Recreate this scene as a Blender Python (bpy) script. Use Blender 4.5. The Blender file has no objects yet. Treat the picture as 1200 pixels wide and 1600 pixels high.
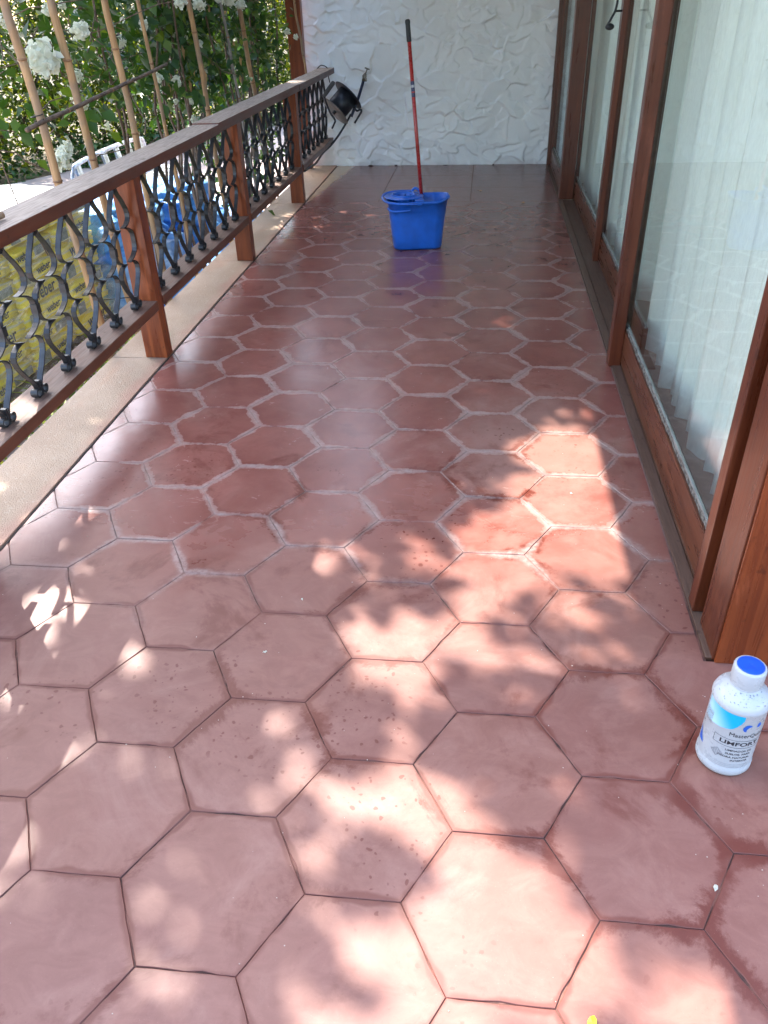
import bpy, bmesh, math, random
import numpy as np
from mathutils import Vector, Matrix
from mathutils.geometry import intersect_line_line
random.seed(7); rng = np.random.default_rng(11)
H = 1.4                       # eye height in metres; many layout numbers below are in units of H
SC = bpy.context.scene
COL = SC.collection
R = math.radians

# ------------------------------------------------------------------ camera, sky, sun, exposure
cd = bpy.data.cameras.new('camera'); cam = bpy.data.objects.new('camera', cd); COL.objects.link(cam)
cd.sensor_fit = 'VERTICAL'; cd.sensor_height = 36; cd.sensor_width = 36
cd.lens = 1215.4 / 1600 * 36
cd.clip_start = 0.05; cd.clip_end = 500
r_ = Vector((0.99313143, 0.11356075, -0.02817673)); u_ = Vector((-0.03960427, 0.55287097, 0.83232517)); f_ = Vector((-0.11009756, 0.82549237, -0.55357103))
m = Matrix((r_, u_, -f_)).transposed().to_4x4(); m.translation = Vector((0, 0, H)); cam.matrix_world = m
SC.camera = cam
SUN = Vector((-0.58, 0.60, 1.0))          # towards the sun
w = bpy.data.worlds.new('World'); SC.world = w; w.use_nodes = True
nt = w.node_tree; nt.nodes.clear()
sky = nt.nodes.new('ShaderNodeTexSky'); sky.sky_type = 'NISHITA'; sky.sun_disc = False
sky.sun_elevation = math.atan2(1, math.hypot(SUN.x, SUN.y)); sky.sun_rotation = math.atan2(SUN.x, SUN.y)
sky.air_density = 1.2; sky.dust_density = 2.2; sky.ozone_density = 1.0
bg = nt.nodes.new('ShaderNodeBackground'); bg.inputs[1].default_value = 0.15
wo = nt.nodes.new('ShaderNodeOutputWorld'); nt.links.new(sky.outputs[0], bg.inputs[0]); nt.links.new(bg.outputs[0], wo.inputs[0])
sd = bpy.data.lights.new('sun', 'SUN'); sd.energy = 2.45; sd.angle = R(0.53); sd.color = (1, 0.94, 0.85)
so = bpy.data.objects.new('sun', sd); COL.objects.link(so); so.rotation_euler = SUN.to_track_quat('Z', 'Y').to_euler(); so.location = (-6, 6, 12)
SC.view_settings.view_transform = 'Standard'; SC.view_settings.look = 'None'; SC.view_settings.gamma = 1; SC.view_settings.use_curve_mapping = False
SC.view_settings.exposure = 2.85
SC.render.engine = 'CYCLES'
SC.cycles.max_bounces = 10; SC.cycles.diffuse_bounces = 5; SC.cycles.glossy_bounces = 4; SC.cycles.transparent_max_bounces = 16; SC.cycles.transmission_bounces = 8
SC.cycles.caustics_reflective = False; SC.cycles.caustics_refractive = False; SC.cycles.use_denoising = True

# ------------------------------------------------------------------ helpers
class MB:
    """collects geometry, builds ONE mesh object"""
    def __init__(s): s.v = []; s.f = []; s.sm = []
    def add(s, vs, fs, smooth=False):
        o = len(s.v); s.v += [tuple(x) for x in vs]; s.f += [tuple(o + i for i in f) for f in fs]; s.sm += [smooth] * len(fs); return s
    def box(s, x0, x1, y0, y1, z0, z1, b=0.0):
        if b <= 0:
            vs = [(x, y, z) for z in (z0, z1) for y in (y0, y1) for x in (x0, x1)]
            return s.add(vs, [(0, 2, 3, 1), (4, 5, 7, 6), (0, 1, 5, 4), (2, 6, 7, 3), (0, 4, 6, 2), (1, 3, 7, 5)])
        bm = bmesh.new(); bmesh.ops.create_cube(bm, size=1)
        bmesh.ops.scale(bm, vec=(x1 - x0, y1 - y0, z1 - z0), verts=bm.verts)
        bmesh.ops.translate(bm, vec=((x0 + x1) / 2, (y0 + y1) / 2, (z0 + z1) / 2), verts=bm.verts)
        bmesh.ops.bevel(bm, geom=bm.edges[:], offset=b, segments=2, affect='EDGES', profile=0.6)
        return s.bm(bm)
    def bm(s, bm, smooth=False):
        bm.verts.index_update(); s.add([v.co[:] for v in bm.verts], [[v.index for v in f.verts] for f in bm.faces], smooth); bm.free(); return s
    def tube(s, pts, r, n=8, cap=True, smooth=True):
        pts = [Vector(p) for p in pts]; k = len(pts)
        rr = r if isinstance(r, (list, tuple)) else [r] * k
        t0 = (pts[1] - pts[0]).normalized()
        nrm = t0.orthogonal().normalized(); vs = []
        for i, p in enumerate(pts):
            a = pts[max(i - 1, 0)]; b = pts[min(i + 1, k - 1)]; t = (b - a).normalized()
            nrm = (nrm - t * nrm.dot(t)).normalized(); bi = t.cross(nrm)
            for j in range(n):
                an = 2 * math.pi * j / n; vs.append(p + (nrm * math.cos(an) + bi * math.sin(an)) * rr[i])
        fs = [(i * n + j, i * n + (j + 1) % n, (i + 1) * n + (j + 1) % n, (i + 1) * n + j) for i in range(k - 1) for j in range(n)]
        if cap: fs += [tuple(range(n - 1, -1, -1)), tuple((k - 1) * n + j for j in range(n))]
        return s.add(vs, fs, smooth)
    def strap(s, yz, x, wdt, th):
        """flat bar following a curve in the y-z plane, broad side across x"""
        P = [Vector((0, a, b)) for a, b in yz]; k = len(P); vs = []
        for i, p in enumerate(P):
            t = (P[min(i + 1, k - 1)] - P[max(i - 1, 0)])
            t = t.normalized() if t.length > 1e-9 else Vector((0, 0, 1))
            nn = Vector((0, -t.z, t.y)) * (th / 2)
            for q, sx in ((nn, -1), (nn, 1), (-nn, 1), (-nn, -1)):
                vs.append((x + sx * wdt / 2, p.y + q.y, p.z + q.z))
        fs = [(i * 4 + j, i * 4 + (j + 1) % 4, i * 4 + 4 + (j + 1) % 4, i * 4 + 4 + j) for i in range(k - 1) for j in range(4)]
        fs += [(3, 2, 1, 0), tuple((k - 1) * 4 + j for j in range(4))]
        return s.add(vs, fs)
    def lathe(s, prof, n=32, c=(0, 0, 0), smooth=True, cap=True):
        vs = []
        for r, z in prof:
            for j in range(n):
                a = 2 * math.pi * j / n; vs.append((c[0] + r * math.cos(a), c[1] + r * math.sin(a), c[2] + z))
        k = len(prof); fs = [(i * n + j, i * n + (j + 1) % n, (i + 1) * n + (j + 1) % n, (i + 1) * n + j) for i in range(k - 1) for j in range(n)]
        if cap: fs += [tuple(range(n - 1, -1, -1)), tuple((k - 1) * n + j for j in range(n))]
        return s.add(vs, fs, smooth)
    def xform(s, M):
        s.v = [tuple(M @ Vector(v)) for v in s.v]; return s
    def build(s, name, mat, parent=None, world=True, col=None):
        me = bpy.data.meshes.new(name)
        off = Vector((0, 0, 0))
        if parent is not None and world:
            q = parent
            while q is not None: off += q.location; q = q.parent
        me.from_pydata([(v[0] - off.x, v[1] - off.y, v[2] - off.z) for v in s.v], [], s.f)
        if any(s.sm): me.polygons.foreach_set('use_smooth', s.sm)
        me.materials.append(mat); me.update()
        o = bpy.data.objects.new(name, me); COL.objects.link(o)
        if parent is not None: o.parent = parent
        return o
def tag(o, label=None, cat=None, group=None, kind=None):
    if label: o['label'] = label
    if cat: o['category'] = cat
    if group: o['group'] = group
    if kind: o['kind'] = kind
    return o
def thing(name, loc, label=None, cat=None, group=None, kind=None):
    o = bpy.data.objects.new(name, None); COL.objects.link(o); o.location = loc; o.empty_display_size = 0.1
    return tag(o, label, cat, group, kind)
def copy_tree(o, parent=None):
    c = o.copy(); COL.objects.link(c); c.parent = parent
    for ch in list(o.children): copy_tree(ch, c)
    return c
def big(name, V, F, mat, parent=None, smooth=False, attr=None):
    """numpy mesh: V (n,3), F (m,k)"""
    me = bpy.data.meshes.new(name); n = len(V); mf, k = F.shape
    me.vertices.add(n); me.vertices.foreach_set('co', np.ascontiguousarray(V, dtype=np.float32).ravel())
    me.loops.add(mf * k); me.loops.foreach_set('vertex_index', np.ascontiguousarray(F, dtype=np.int32).ravel())
    me.polygons.add(mf); me.polygons.foreach_set('loop_start', np.arange(0, mf * k, k, dtype=np.int32)); me.polygons.foreach_set('loop_total', np.full(mf, k, dtype=np.int32))
    if smooth: me.polygons.foreach_set('use_smooth', np.ones(mf, dtype=bool))
    me.update(calc_edges=True)
    if attr is not None:
        a = me.attributes.new('tone', 'FLOAT', 'POINT'); a.data.foreach_set('value', attr.astype(np.float32))
    me.materials.append(mat)
    o = bpy.data.objects.new(name, me); COL.objects.link(o)
    if parent is not None: o.parent = parent
    return o
def spline(pts, n=8):
    P = [Vector(p) for p in pts]; out = []
    for i in range(len(P) - 1):
        a = P[max(i - 1, 0)]; b = P[i]; c = P[i + 1]; d = P[min(i + 2, len(P) - 1)]
        for k in range(n):
            t = k / n
            out.append(0.5 * ((2 * b) + (c - a) * t + (2 * a - 5 * b + 4 * c - d) * t * t + (3 * b - a - 3 * c + d) * t ** 3))
    return out + [P[-1]]
def vnoise(x, y, seed, per=64):
    g = np.random.default_rng(seed).random((per, per)) * 2 - 1
    xi = np.floor(x).astype(int); yi = np.floor(y).astype(int); fx = x - xi; fy = y - yi
    fx = fx * fx * (3 - 2 * fx); fy = fy * fy * (3 - 2 * fy)
    a = g[xi % per, yi % per]; b = g[(xi + 1) % per, yi % per]; c = g[xi % per, (yi + 1) % per]; d = g[(xi + 1) % per, (yi + 1) % per]
    return (a * (1 - fx) + b * fx) * (1 - fy) + (c * (1 - fx) + d * fx) * fy

# ------------------------------------------------------------------ materials
class N:
    def __init__(s, name):
        s.m = bpy.data.materials.new(name); s.m.use_nodes = True; s.t = s.m.node_tree; s.t.nodes.clear()
        s.out = s.t.nodes.new('ShaderNodeOutputMaterial'); s._p = None
    def n(s, typ, **kw):
        x = s.t.nodes.new(typ)
        for k, v in kw.items(): setattr(x, k, v)
        return x
    def l(s, a, b): s.t.links.new(a, b)
    def val(s, x, inp):
        if hasattr(x, 'is_linked') or isinstance(x, bpy.types.NodeSocket): s.l(x, inp)
        else:
            if inp.type == 'RGBA' and len(x) == 3: x = (*x, 1)
            inp.default_value = x
    @property
    def pos(s):
        if s._p is None: s._p = s.n('ShaderNodeNewGeometry').outputs['Position']
        return s._p
    @property
    def obj(s): return s.n('ShaderNodeTexCoord').outputs['Object']
    def map(s, vec, scale=(1, 1, 1), loc=(0, 0, 0), rot=(0, 0, 0)):
        x = s.n('ShaderNodeMapping'); s.l(vec, x.inputs[0]); x.inputs['Scale'].default_value = scale; x.inputs['Location'].default_value = loc; x.inputs['Rotation'].default_value = rot
        return x.outputs[0]
    def noise(s, scale, vec=None, detail=4, rough=0.55, dist=0.0):
        x = s.n('ShaderNodeTexNoise'); s.l(vec if vec is not None else s.pos, x.inputs['Vector'])
        x.inputs['Scale'].default_value = scale; x.inputs['Detail'].default_value = detail; x.inputs['Roughness'].default_value = rough; x.inputs['Distortion'].default_value = dist
        return x.outputs['Fac']
    def vor(s, scale, vec=None, feature='F1', out='Distance', rnd=1.0):
        x = s.n('ShaderNodeTexVoronoi'); x.feature = feature; s.l(vec if vec is not None else s.pos, x.inputs['Vector']); x.inputs['Scale'].default_value = scale
        x.inputs['Randomness'].default_value = rnd
        return x.outputs[out]
    def wave(s, scale, vec=None, dist=3, axis='X', detail=2, dscale=1.0):
        x = s.n('ShaderNodeTexWave'); x.bands_direction = axis; s.l(vec if vec is not None else s.pos, x.inputs['Vector'])
        x.inputs['Scale'].default_value = scale; x.inputs['Distortion'].default_value = dist; x.inputs['Detail'].default_value = detail; x.inputs['Detail Scale'].default_value = dscale
        return x.outputs['Fac']
    def ss(s, x, a, b, lo=0.0, hi=1.0):
        y = s.n('ShaderNodeMapRange', interpolation_type='SMOOTHSTEP'); s.val(x, y.inputs[0])
        y.inputs[1].default_value = a; y.inputs[2].default_value = b; y.inputs[3].default_value = lo; y.inputs[4].default_value = hi
        return y.outputs[0]
    def mth(s, op, a, b=0.0, c=0.0):
        y = s.n('ShaderNodeMath', operation=op); s.val(a, y.inputs[0]); s.val(b, y.inputs[1])
        if op in ('MULTIPLY_ADD', 'SMOOTH_MIN', 'SMOOTH_MAX'): s.val(c, y.inputs[2])
        return y.outputs[0]
    def mul(s, a, b): return s.mth('MULTIPLY', a, b)
    def mix(s, f, a, b, mode='MIX'):
        y = s.n('ShaderNodeMix', data_type='RGBA', blend_type=mode); s.val(f, y.inputs[0]); s.val(a, y.inputs[6]); s.val(b, y.inputs[7])
        return y.outputs[2]
    def xyz(s, v=None):
        y = s.n('ShaderNodeSeparateXYZ'); s.l(v if v is not None else s.pos, y.inputs[0]); return y.outputs
    def bump(s, h, strength=0.3, dist=0.01, normal=None):
        y = s.n('ShaderNodeBump'); y.inputs['Strength'].default_value = strength; y.inputs['Distance'].default_value = dist; s.l(h, y.inputs['Height'])
        if normal is not None: s.l(normal, y.inputs['Normal'])
        return y.outputs[0]
    def pr(s, col, rough=0.5, metal=0.0, normal=None, spec=0.5, **kw):
        y = s.n('ShaderNodeBsdfPrincipled'); s.val(col, y.inputs['Base Color']); s.val(rough, y.inputs['Roughness']); s.val(metal, y.inputs['Metallic'])
        s.val(spec, y.inputs['Specular IOR Level'])
        if normal is not None: s.l(normal, y.inputs['Normal'])
        for k, v in kw.items(): s.val(v, y.inputs[k.replace('_', ' ')])
        return y.outputs[0]
    def done(s, sh): s.l(sh, s.out.inputs[0]); return s.m
    def objrand(s): return s.n('ShaderNodeObjectInfo').outputs['Random']
    def attr(s, name): return s.n('ShaderNodeAttribute', attribute_name=name).outputs['Fac']

def plain(name, col, rough=0.5, metal=0.0, nscale=20, var=0.15, bump=0.1, spec=0.5):
    a = N(name); n1 = a.noise(nscale, a.obj); n2 = a.noise(nscale * 6, a.obj)
    c = a.mix(a.ss(n1, 0.35, 0.7), tuple(x * (1 - var) for x in col), tuple(min(1, x * (1 + var)) for x in col))
    return a.done(a.pr(c, a.ss(n2, 0.3, 0.7, rough - 0.07, rough + 0.07), metal, a.bump(n2, bump, 0.002), spec))

# --- red cement tile
a = N('red_cement_tile'); X, Y, Z = a.xyz()
ed = a.attr('edge_dist')
big1 = a.noise(1.3, detail=5, rough=0.6); med = a.noise(6, detail=6, rough=0.65, dist=0.4); fine = a.noise(55, detail=5, rough=0.7)
brush = a.noise(9, a.map(a.pos, (1, 1.5, 1), rot=(0, 0, 0.5)), detail=6, rough=0.7, dist=1.2)
rnd = a.objrand()
# dusty dried film near the door side foreground, waxed red further away
yj = a.mth('ADD', Y, a.mul(a.mth('SUBTRACT', big1, 0.5), 1.4))
dusty = a.ss(yj, 1.35, 2.35, 1.0, 0.12)
dusty = a.mul(dusty, a.ss(med, 0.2, 0.62, 0.72, 1.05))
dusty = a.mth('ADD', dusty, a.mul(a.ss(brush, 0.5, 0.8), 0.18))
dusty = a.mth('MINIMUM', dusty, 1.0)
red = a.mix(a.ss(med, 0.3, 0.7), (0.210, 0.064, 0.048), (0.285, 0.100, 0.077))
dust = a.mix(a.ss(brush, 0.3, 0.75), (0.210, 0.083, 0.059), (0.268, 0.118, 0.086))
col = a.mix(dusty, red, dust)
col = a.mix(a.mul(a.ss(rnd, 0, 1), 0.22), col, (0.15, 0.055, 0.048))
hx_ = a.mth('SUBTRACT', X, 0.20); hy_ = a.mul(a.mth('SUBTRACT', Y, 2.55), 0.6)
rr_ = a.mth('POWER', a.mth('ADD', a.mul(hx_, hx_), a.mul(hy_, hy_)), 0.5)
glare_haze = a.ss(a.mth('ADD', rr_, a.mul(a.mth('SUBTRACT', a.noise(5, detail=7, rough=0.7), 0.5), 0.7)), 0.12, 0.40, 0.30, 0.0)
col = a.mix(glare_haze, col, (0.44, 0.31, 0.25))  # lime dust plus sun glare, painted as a pale patch by the doors
# broad cloudy wear and paler worn patches
cl = a.noise(2.6, a.map(a.pos, loc=(1.5, 7, 0)), detail=8, rough=0.72, dist=0.8)
col = a.mix(a.ss(cl, 0.50, 0.74, 0, 0.5), col, (0.35, 0.185, 0.145)); col = a.mix(a.ss(cl, 0.44, 0.26, 0, 0.45), col, (0.145, 0.048, 0.036))
# greyer aged film by the far wall
far = a.mul(a.ss(yj, 4.8, 6.8), 0.45); col = a.mix(far, col, (0.18, 0.085, 0.072))
# wet red stains that follow the joints
st = a.noise(3.1, detail=10, rough=0.78, dist=0.4)
wide = a.mth('ADD', ed, a.mul(a.mth('SUBTRACT', 0.545, st), 0.25))
stain = a.mul(a.mul(a.ss(wide, 0.008, 0.034, 1.0, 0.0), a.ss(Y, 2.3, 3.0, 1.0, 0.0)), a.mth('MULTIPLY', a.ss(a.mth('ADD', X, a.mul(big1, 0.5)), -0.75, -0.2, 0.15, 1.0), a.mul(a.ss(med, 0.25, 0.5, 0.45, 1.0), a.ss(a.noise(2.4, a.map(a.pos, loc=(2.2, 8.1, 0)), detail=3), 0.44, 0.54, 0.0, 1.0))))
thin = a.mul(a.ss(a.mth('ADD', ed, a.mul(a.mth('SUBTRACT', 0.5, a.noise(7, detail=3)), 0.05)), 0.003, 0.012, 1.0, 0.0), a.ss(Y, 1.6, 2.3, 0.7, 0.0))
# drops
reg = a.ss(a.noise(1.9, a.map(a.pos, loc=(3.1, 1.7, 0)), detail=4), 0.535, 0.62)
warp = a.n('ShaderNodeVectorMath', operation='ADD'); a.l(a.pos, warp.inputs[0])
nz = a.n('ShaderNodeTexNoise'); a.l(a.pos, nz.inputs[0]); nz.inputs['Scale'].default_value = 40
vm = a.n('ShaderNodeVectorMath', operation='SCALE'); a.l(nz.outputs['Color'], vm.inputs[0]); vm.inputs['Scale'].default_value = 0.02; a.l(vm.outputs[0], warp.inputs[1])
flat = a.n('ShaderNodeVectorMath', operation='MULTIPLY'); a.l(warp.outputs[0], flat.inputs[0]); flat.inputs[1].default_value = (1, 1, 0)
vd = a.n('ShaderNodeTexVoronoi'); a.l(flat.outputs[0], vd.inputs[0]); vd.inputs['Scale'].default_value = 62
vr = a.xyz(vd.outputs['Color'])
rad = a.mth('ADD', a.mul(vr[0], 0.46), -0.12)
drop = a.mul(a.ss(a.mth('SUBTRACT', vd.outputs['Distance'], rad), -0.06, 0.05, 1.0, 0.0), a.mth('GREATER_THAN', vr[0], 0.34))
vd2 = a.n('ShaderNodeTexVoronoi'); a.l(flat.outputs[0], vd2.inputs[0]); vd2.inputs['Scale'].default_value = 13
vr2 = a.xyz(vd2.outputs['Color'])
drop2 = a.mul(a.ss(a.mth('SUBTRACT', vd2.outputs['Distance'], a.mul(vr2[1], 0.16)), -0.02, 0.05, 1.0, 0.0), a.mth('GREATER_THAN', vr2[0], 0.86))
wet = a.mth('MAXIMUM', a.mul(a.mth('MAXIMUM', a.mul(drop, 0.8), a.mul(drop2, 0.7)), a.mul(reg, a.ss(Y, 3.0, 3.8, 1.0, 0.0))), a.mth('MAXIMUM', a.mul(stain, 0.95), thin))
blot = a.mul(a.ss(a.noise(3.4, a.map(a.pos, loc=(9, 4, 0)), detail=7, rough=0.7, dist=0.5), 0.55, 0.66), 0.55)
wet = a.mth('MAXIMUM', wet, blot)
col = a.mix(wet, col, (0.120, 0.024, 0.014))
# white lime bloom along the joints of the middle rows
lb = a.noise(4.2, a.map(a.pos, loc=(5, 5, 0)), detail=6, rough=0.7)
lime = a.mul(a.mul(a.ss(a.mth('ADD', ed, a.mul(a.mth('SUBTRACT', 0.53, lb), 0.10)), 0.0, 0.022, 1.0, 0.0), a.ss(yj, 1.35, 2.1)), a.ss(Y, 4.3, 6.5, 0.8, 0.25))
col = a.mix(a.mul(lime, a.ss(fine, 0.3, 0.62, 0.25, 0.8)), col, (0.42, 0.32, 0.28))
# scratches and specks
bd = a.mth('SUBTRACT', X, a.mth('MULTIPLY_ADD', a.mth('SUBTRACT', Y, 6.5), 0.10, a.mth('MULTIPLY_ADD', med, 0.10, -1.50)))
fm = a.ss(Y, 6.55, 6.62)
col = a.mix(a.mul(a.mul(a.ss(bd, 0.02, 0.10), a.ss(bd, 0.42, 0.22)), a.mul(fm, 0.8)), col, (0.15, 0.034, 0.024)); col = a.mix(a.mul(a.ss(bd, 0.05, -0.02), a.mul(fm, 0.9)), col, (0.36, 0.25, 0.14))
sc = a.noise(16, a.map(a.pos, (9, 0.6, 1), rot=(0, 0, 0.9)), detail=8, rough=0.8)
col = a.mix(a.ss(sc, 0.68, 0.80, 0, 0.28), col, (0.55, 0.40, 0.36))
col = a.mix(a.ss(fine, 0.62, 0.8, 0, 0.2), col, (0.14, 0.05, 0.04))
wx = a.mul(a.mth('SUBTRACT', 1.0, dusty), 1.0)
rg = a.mth('ADD', a.ss(wx, 0.1, 0.9, 0.50, 0.23), a.mul(a.mth('SUBTRACT', brush, 0.5), 0.14))
rg = a.mth('SUBTRACT', rg, a.mul(wet, 0.06)); rg = a.mth('ADD', rg, a.mul(lime, 0.25)); rg = a.mth('MAXIMUM', rg, 0.2)
gr = a.noise(260, detail=3, rough=0.7); col = a.mix(a.ss(gr, 0.60, 0.72, 0, 0.30), col, (0.10, 0.035, 0.025)); col = a.mix(a.ss(gr, 0.36, 0.26, 0, 0.22), col, (0.48, 0.33, 0.28))
hb = a.mth('ADD', a.mth('ADD', a.mul(a.noise(14, detail=3), 0.6), a.mul(fine, 0.16)), a.mul(gr, 0.10))
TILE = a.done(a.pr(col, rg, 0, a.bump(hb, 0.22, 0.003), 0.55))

a = N('joint_mortar'); X, Y, Z = a.xyz()
n1 = a.noise(5, detail=5, rough=0.7); n2 = a.noise(60, detail=4)
c = a.mix(a.mul(a.ss(Y, 1.45, 2.2), a.ss(n1, 0.3, 0.55, 0.5, 1.0)), a.mix(a.ss(a.noise(7, detail=4, rough=0.7), 0.42, 0.58), (0.050, 0.021, 0.015), (0.20, 0.085, 0.060)), (0.25, 0.165, 0.135))
c = a.mix(a.ss(Y, 5.2, 7.0, 0, 0.5), c, (0.12, 0.075, 0.065))
MORTAR = a.done(a.pr(c, 0.8, 0, a.bump(n2, 0.5, 0.003)))

a = N('coping_stone'); n1 = a.noise(140, detail=3, rough=0.6); n2 = a.noise(2.2, detail=6, rough=0.65); v1 = a.vor(210)
c = a.mix(a.ss(n2, 0.3, 0.7), (0.33, 0.220, 0.145), (0.42, 0.300, 0.210))
c = a.mix(a.ss(n1, 0.56, 0.7, 0, 0.75), c, (0.28, 0.17, 0.10)); c = a.mix(a.ss(a.noise(90, detail=2), 0.62, 0.72, 0, 0.6), c, (0.50, 0.42, 0.32))
X, Y, Z = a.xyz()
rs = a.ss(a.mth('ADD', X, a.mul(a.noise(3.5, detail=5), 0.18)), -1.42, -1.33, 0, 0.75)
c = a.mix(rs, c, (0.36, 0.16, 0.11)); c = a.mix(a.ss(a.noise(4, a.map(a.pos, (1, 0.35, 1)), detail=5), 0.58, 0.7, 0, 0.5), c, (0.42, 0.23, 0.14))
COPING = a.done(a.pr(c, 0.62, 0, a.bump(a.mth('ADD', n1, v1), 0.5, 0.003)))

def wood(name, dark, light, rough=0.35, axis='Z', weather=0.0, wcol=(0.33, 0.27, 0.22), spec=0.5):
    a = N(name)
    sc = {'Z': (1, 1, 0.05), 'Y': (1, 0.05, 1), 'X': (0.05, 1, 1)}[axis]
    o = a.map(a.pos, sc)
    g = a.noise(38, o, detail=6, rough=0.65, dist=0.5); g2 = a.noise(160, o, detail=3, rough=0.6); b = a.noise(3.2, detail=3)
    c = a.mix(a.ss(g, 0.3, 0.72), dark, light); c = a.mix(a.ss(g2, 0.55, 0.75, 0, 0.45), c, tuple(x * 0.45 for x in dark))
    c = a.mix(a.ss(b, 0.35, 0.7, 0, 0.35), c, tuple(x * 0.6 for x in dark))
    rg = a.ss(g, 0.3, 0.7, rough - 0.06, rough + 0.08)
    if weather > 0:
        nz = a.xyz(a.n('ShaderNodeNewGeometry').outputs['Normal'])[2]
        wv = a.mul(a.ss(a.mth('ADD', a.mul(nz, 0.95), a.mul(a.mth('SUBTRACT', g, 0.5), 0.5)), 0.6, 0.85), weather)
        c = a.mix(wv, c, a.mix(a.ss(g2, 0.35, 0.6), tuple(x * 0.62 for x in wcol), wcol))
        rg = a.mth('ADD', rg, a.mul(wv, 0.3))
    c = a.mix(a.ss(a.noise(26, detail=4), 0.64, 0.7, 0, 0.5), c, tuple(x * 0.35 for x in dark))
    wr = a.noise(7, a.map(a.pos, tuple(0.35 if q_ < 1 else 1 for q_ in sc)), detail=8, rough=0.75)
    c = a.mix(a.ss(wr, 0.56, 0.68, 0, 0.35), c, tuple(min(1, x * 1.5 + .02) for x in light)); rg = a.mth('ADD', rg, a.ss(wr, 0.5, 0.7, 0, 0.15))
    return a.done(a.pr(c, rg, 0, a.bump(a.mth('ADD', g, g2), 0.22, 0.002), spec))
W_POST = wood('varnished_post_wood', (0.13, 0.022, 0.005), (0.29, 0.062, 0.011), 0.33, 'Z')
W_RAIL = wood('weathered_rail_wood', (0.085, 0.020, 0.009), (0.15, 0.036, 0.014), 0.42, 'Y', 0.95, (0.42, 0.32, 0.25))
W_RAILB = wood('lower_rail_wood', (0.105, 0.032, 0.017), (0.18, 0.058, 0.028), 0.40, 'Y', 0.75, (0.19, 0.12, 0.09))
W_DOOR = wood('door_frame_wood', (0.078, 0.016, 0.006), (0.145, 0.034, 0.011), 0.32, 'Z')
W_DOORL = wood('door_rail_wood', (0.085, 0.024, 0.011), (0.145, 0.045, 0.020), 0.30, 'Y')
W_SILL = wood('worn_sill_wood', (0.060, 0.024, 0.014), (0.12, 0.056, 0.034), 0.45, 'Y', 0.5, (0.16, 0.10, 0.07))
W_PANEL = wood('orange_panel_wood', (0.14, 0.025, 0.006), (0.26, 0.054, 0.012), 0.28, 'Z')
W_BEAM = wood('roof_timber', (0.16, 0.055, 0.025), (0.28, 0.10, 0.05), 0.5, 'Y')

a = N('white_stucco'); n1 = a.noise(3, detail=5); n2 = a.noise(130, detail=4); X, Y, Z = a.xyz()
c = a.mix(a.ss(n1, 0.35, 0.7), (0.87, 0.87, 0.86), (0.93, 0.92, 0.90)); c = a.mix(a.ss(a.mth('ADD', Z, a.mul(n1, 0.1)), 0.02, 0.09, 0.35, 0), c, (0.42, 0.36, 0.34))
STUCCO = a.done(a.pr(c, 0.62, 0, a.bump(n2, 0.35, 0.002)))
PLASTER = plain('plain_white_plaster', (0.74, 0.75, 0.76), 0.75)
INWALL = plain('interior_plaster', (0.70, 0.69, 0.66), 0.8)
INFLOOR = plain('interior_floor', (0.22, 0.17, 0.14), 0.4)
IRON = plain('wrought_iron', (0.045, 0.046, 0.050), 0.42, 0.6, 30, 0.25, 0.25)
IRONB = plain('black_iron', (0.02, 0.02, 0.022), 0.42, 0.4, 30, 0.2, 0.15)
DIRTY = plain('dirty_putty', (0.15, 0.135, 0.115), 0.7, 0, 90, 0.8, 0.9)
ALU = plain('glazing_bead', (0.26, 0.265, 0.25), 0.5, 0.1)
BLUEP = plain('blue_plastic', (0.012, 0.115, 0.52), 0.36, 0, 12, 0.12, 0.05)
REDP = plain('red_painted_metal', (0.33, 0.022, 0.018), 0.3, 0, 15, 0.15, 0.05)
BLACKP = plain('black_rubber', (0.012, 0.012, 0.013), 0.5)
WHITEP = plain('white_plastic', (0.40, 0.41, 0.425), 0.32, 0, 10, 0.03, 0.05)
CAPB = plain('blue_cap_plastic', (0.008, 0.075, 0.55), 0.35)
PRNT = plain('black_print', (0.02, 0.02, 0.025), 0.5)
PRNTG = plain('grey_print', (0.25, 0.25, 0.27), 0.5)
PRB = plain('blue_print', (0.01, 0.09, 0.42), 0.4)
MOPS = plain('mop_strands', (0.55, 0.54, 0.50), 0.9)
BAMB = None
a = N('bamboo_cane'); o = a.map(a.pos, (1, 1, 0.06)); g = a.noise(70, o, detail=5); b = a.noise(5, detail=4)
c = a.mix(a.ss(g, 0.3, 0.7), (0.30, 0.155, 0.062), (0.45, 0.265, 0.125)); c = a.mix(a.ss(b, 0.42, 0.62, 0, 0.75), c, (0.22, 0.155, 0.11))
BAMB = a.done(a.pr(c, 0.5, 0, a.bump(g, 0.2, 0.002)))
BAMBN = plain('bamboo_node', (0.24, 0.12, 0.055), 0.6)
CANEG = plain('grey_cane', (0.22, 0.19, 0.165), 0.6)
BARK = plain('vine_bark', (0.12, 0.075, 0.05), 0.8, 0, 25, 0.4, 0.6)
DRY = plain('dry_leaf', (0.50, 0.30, 0.13), 0.7)

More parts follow.
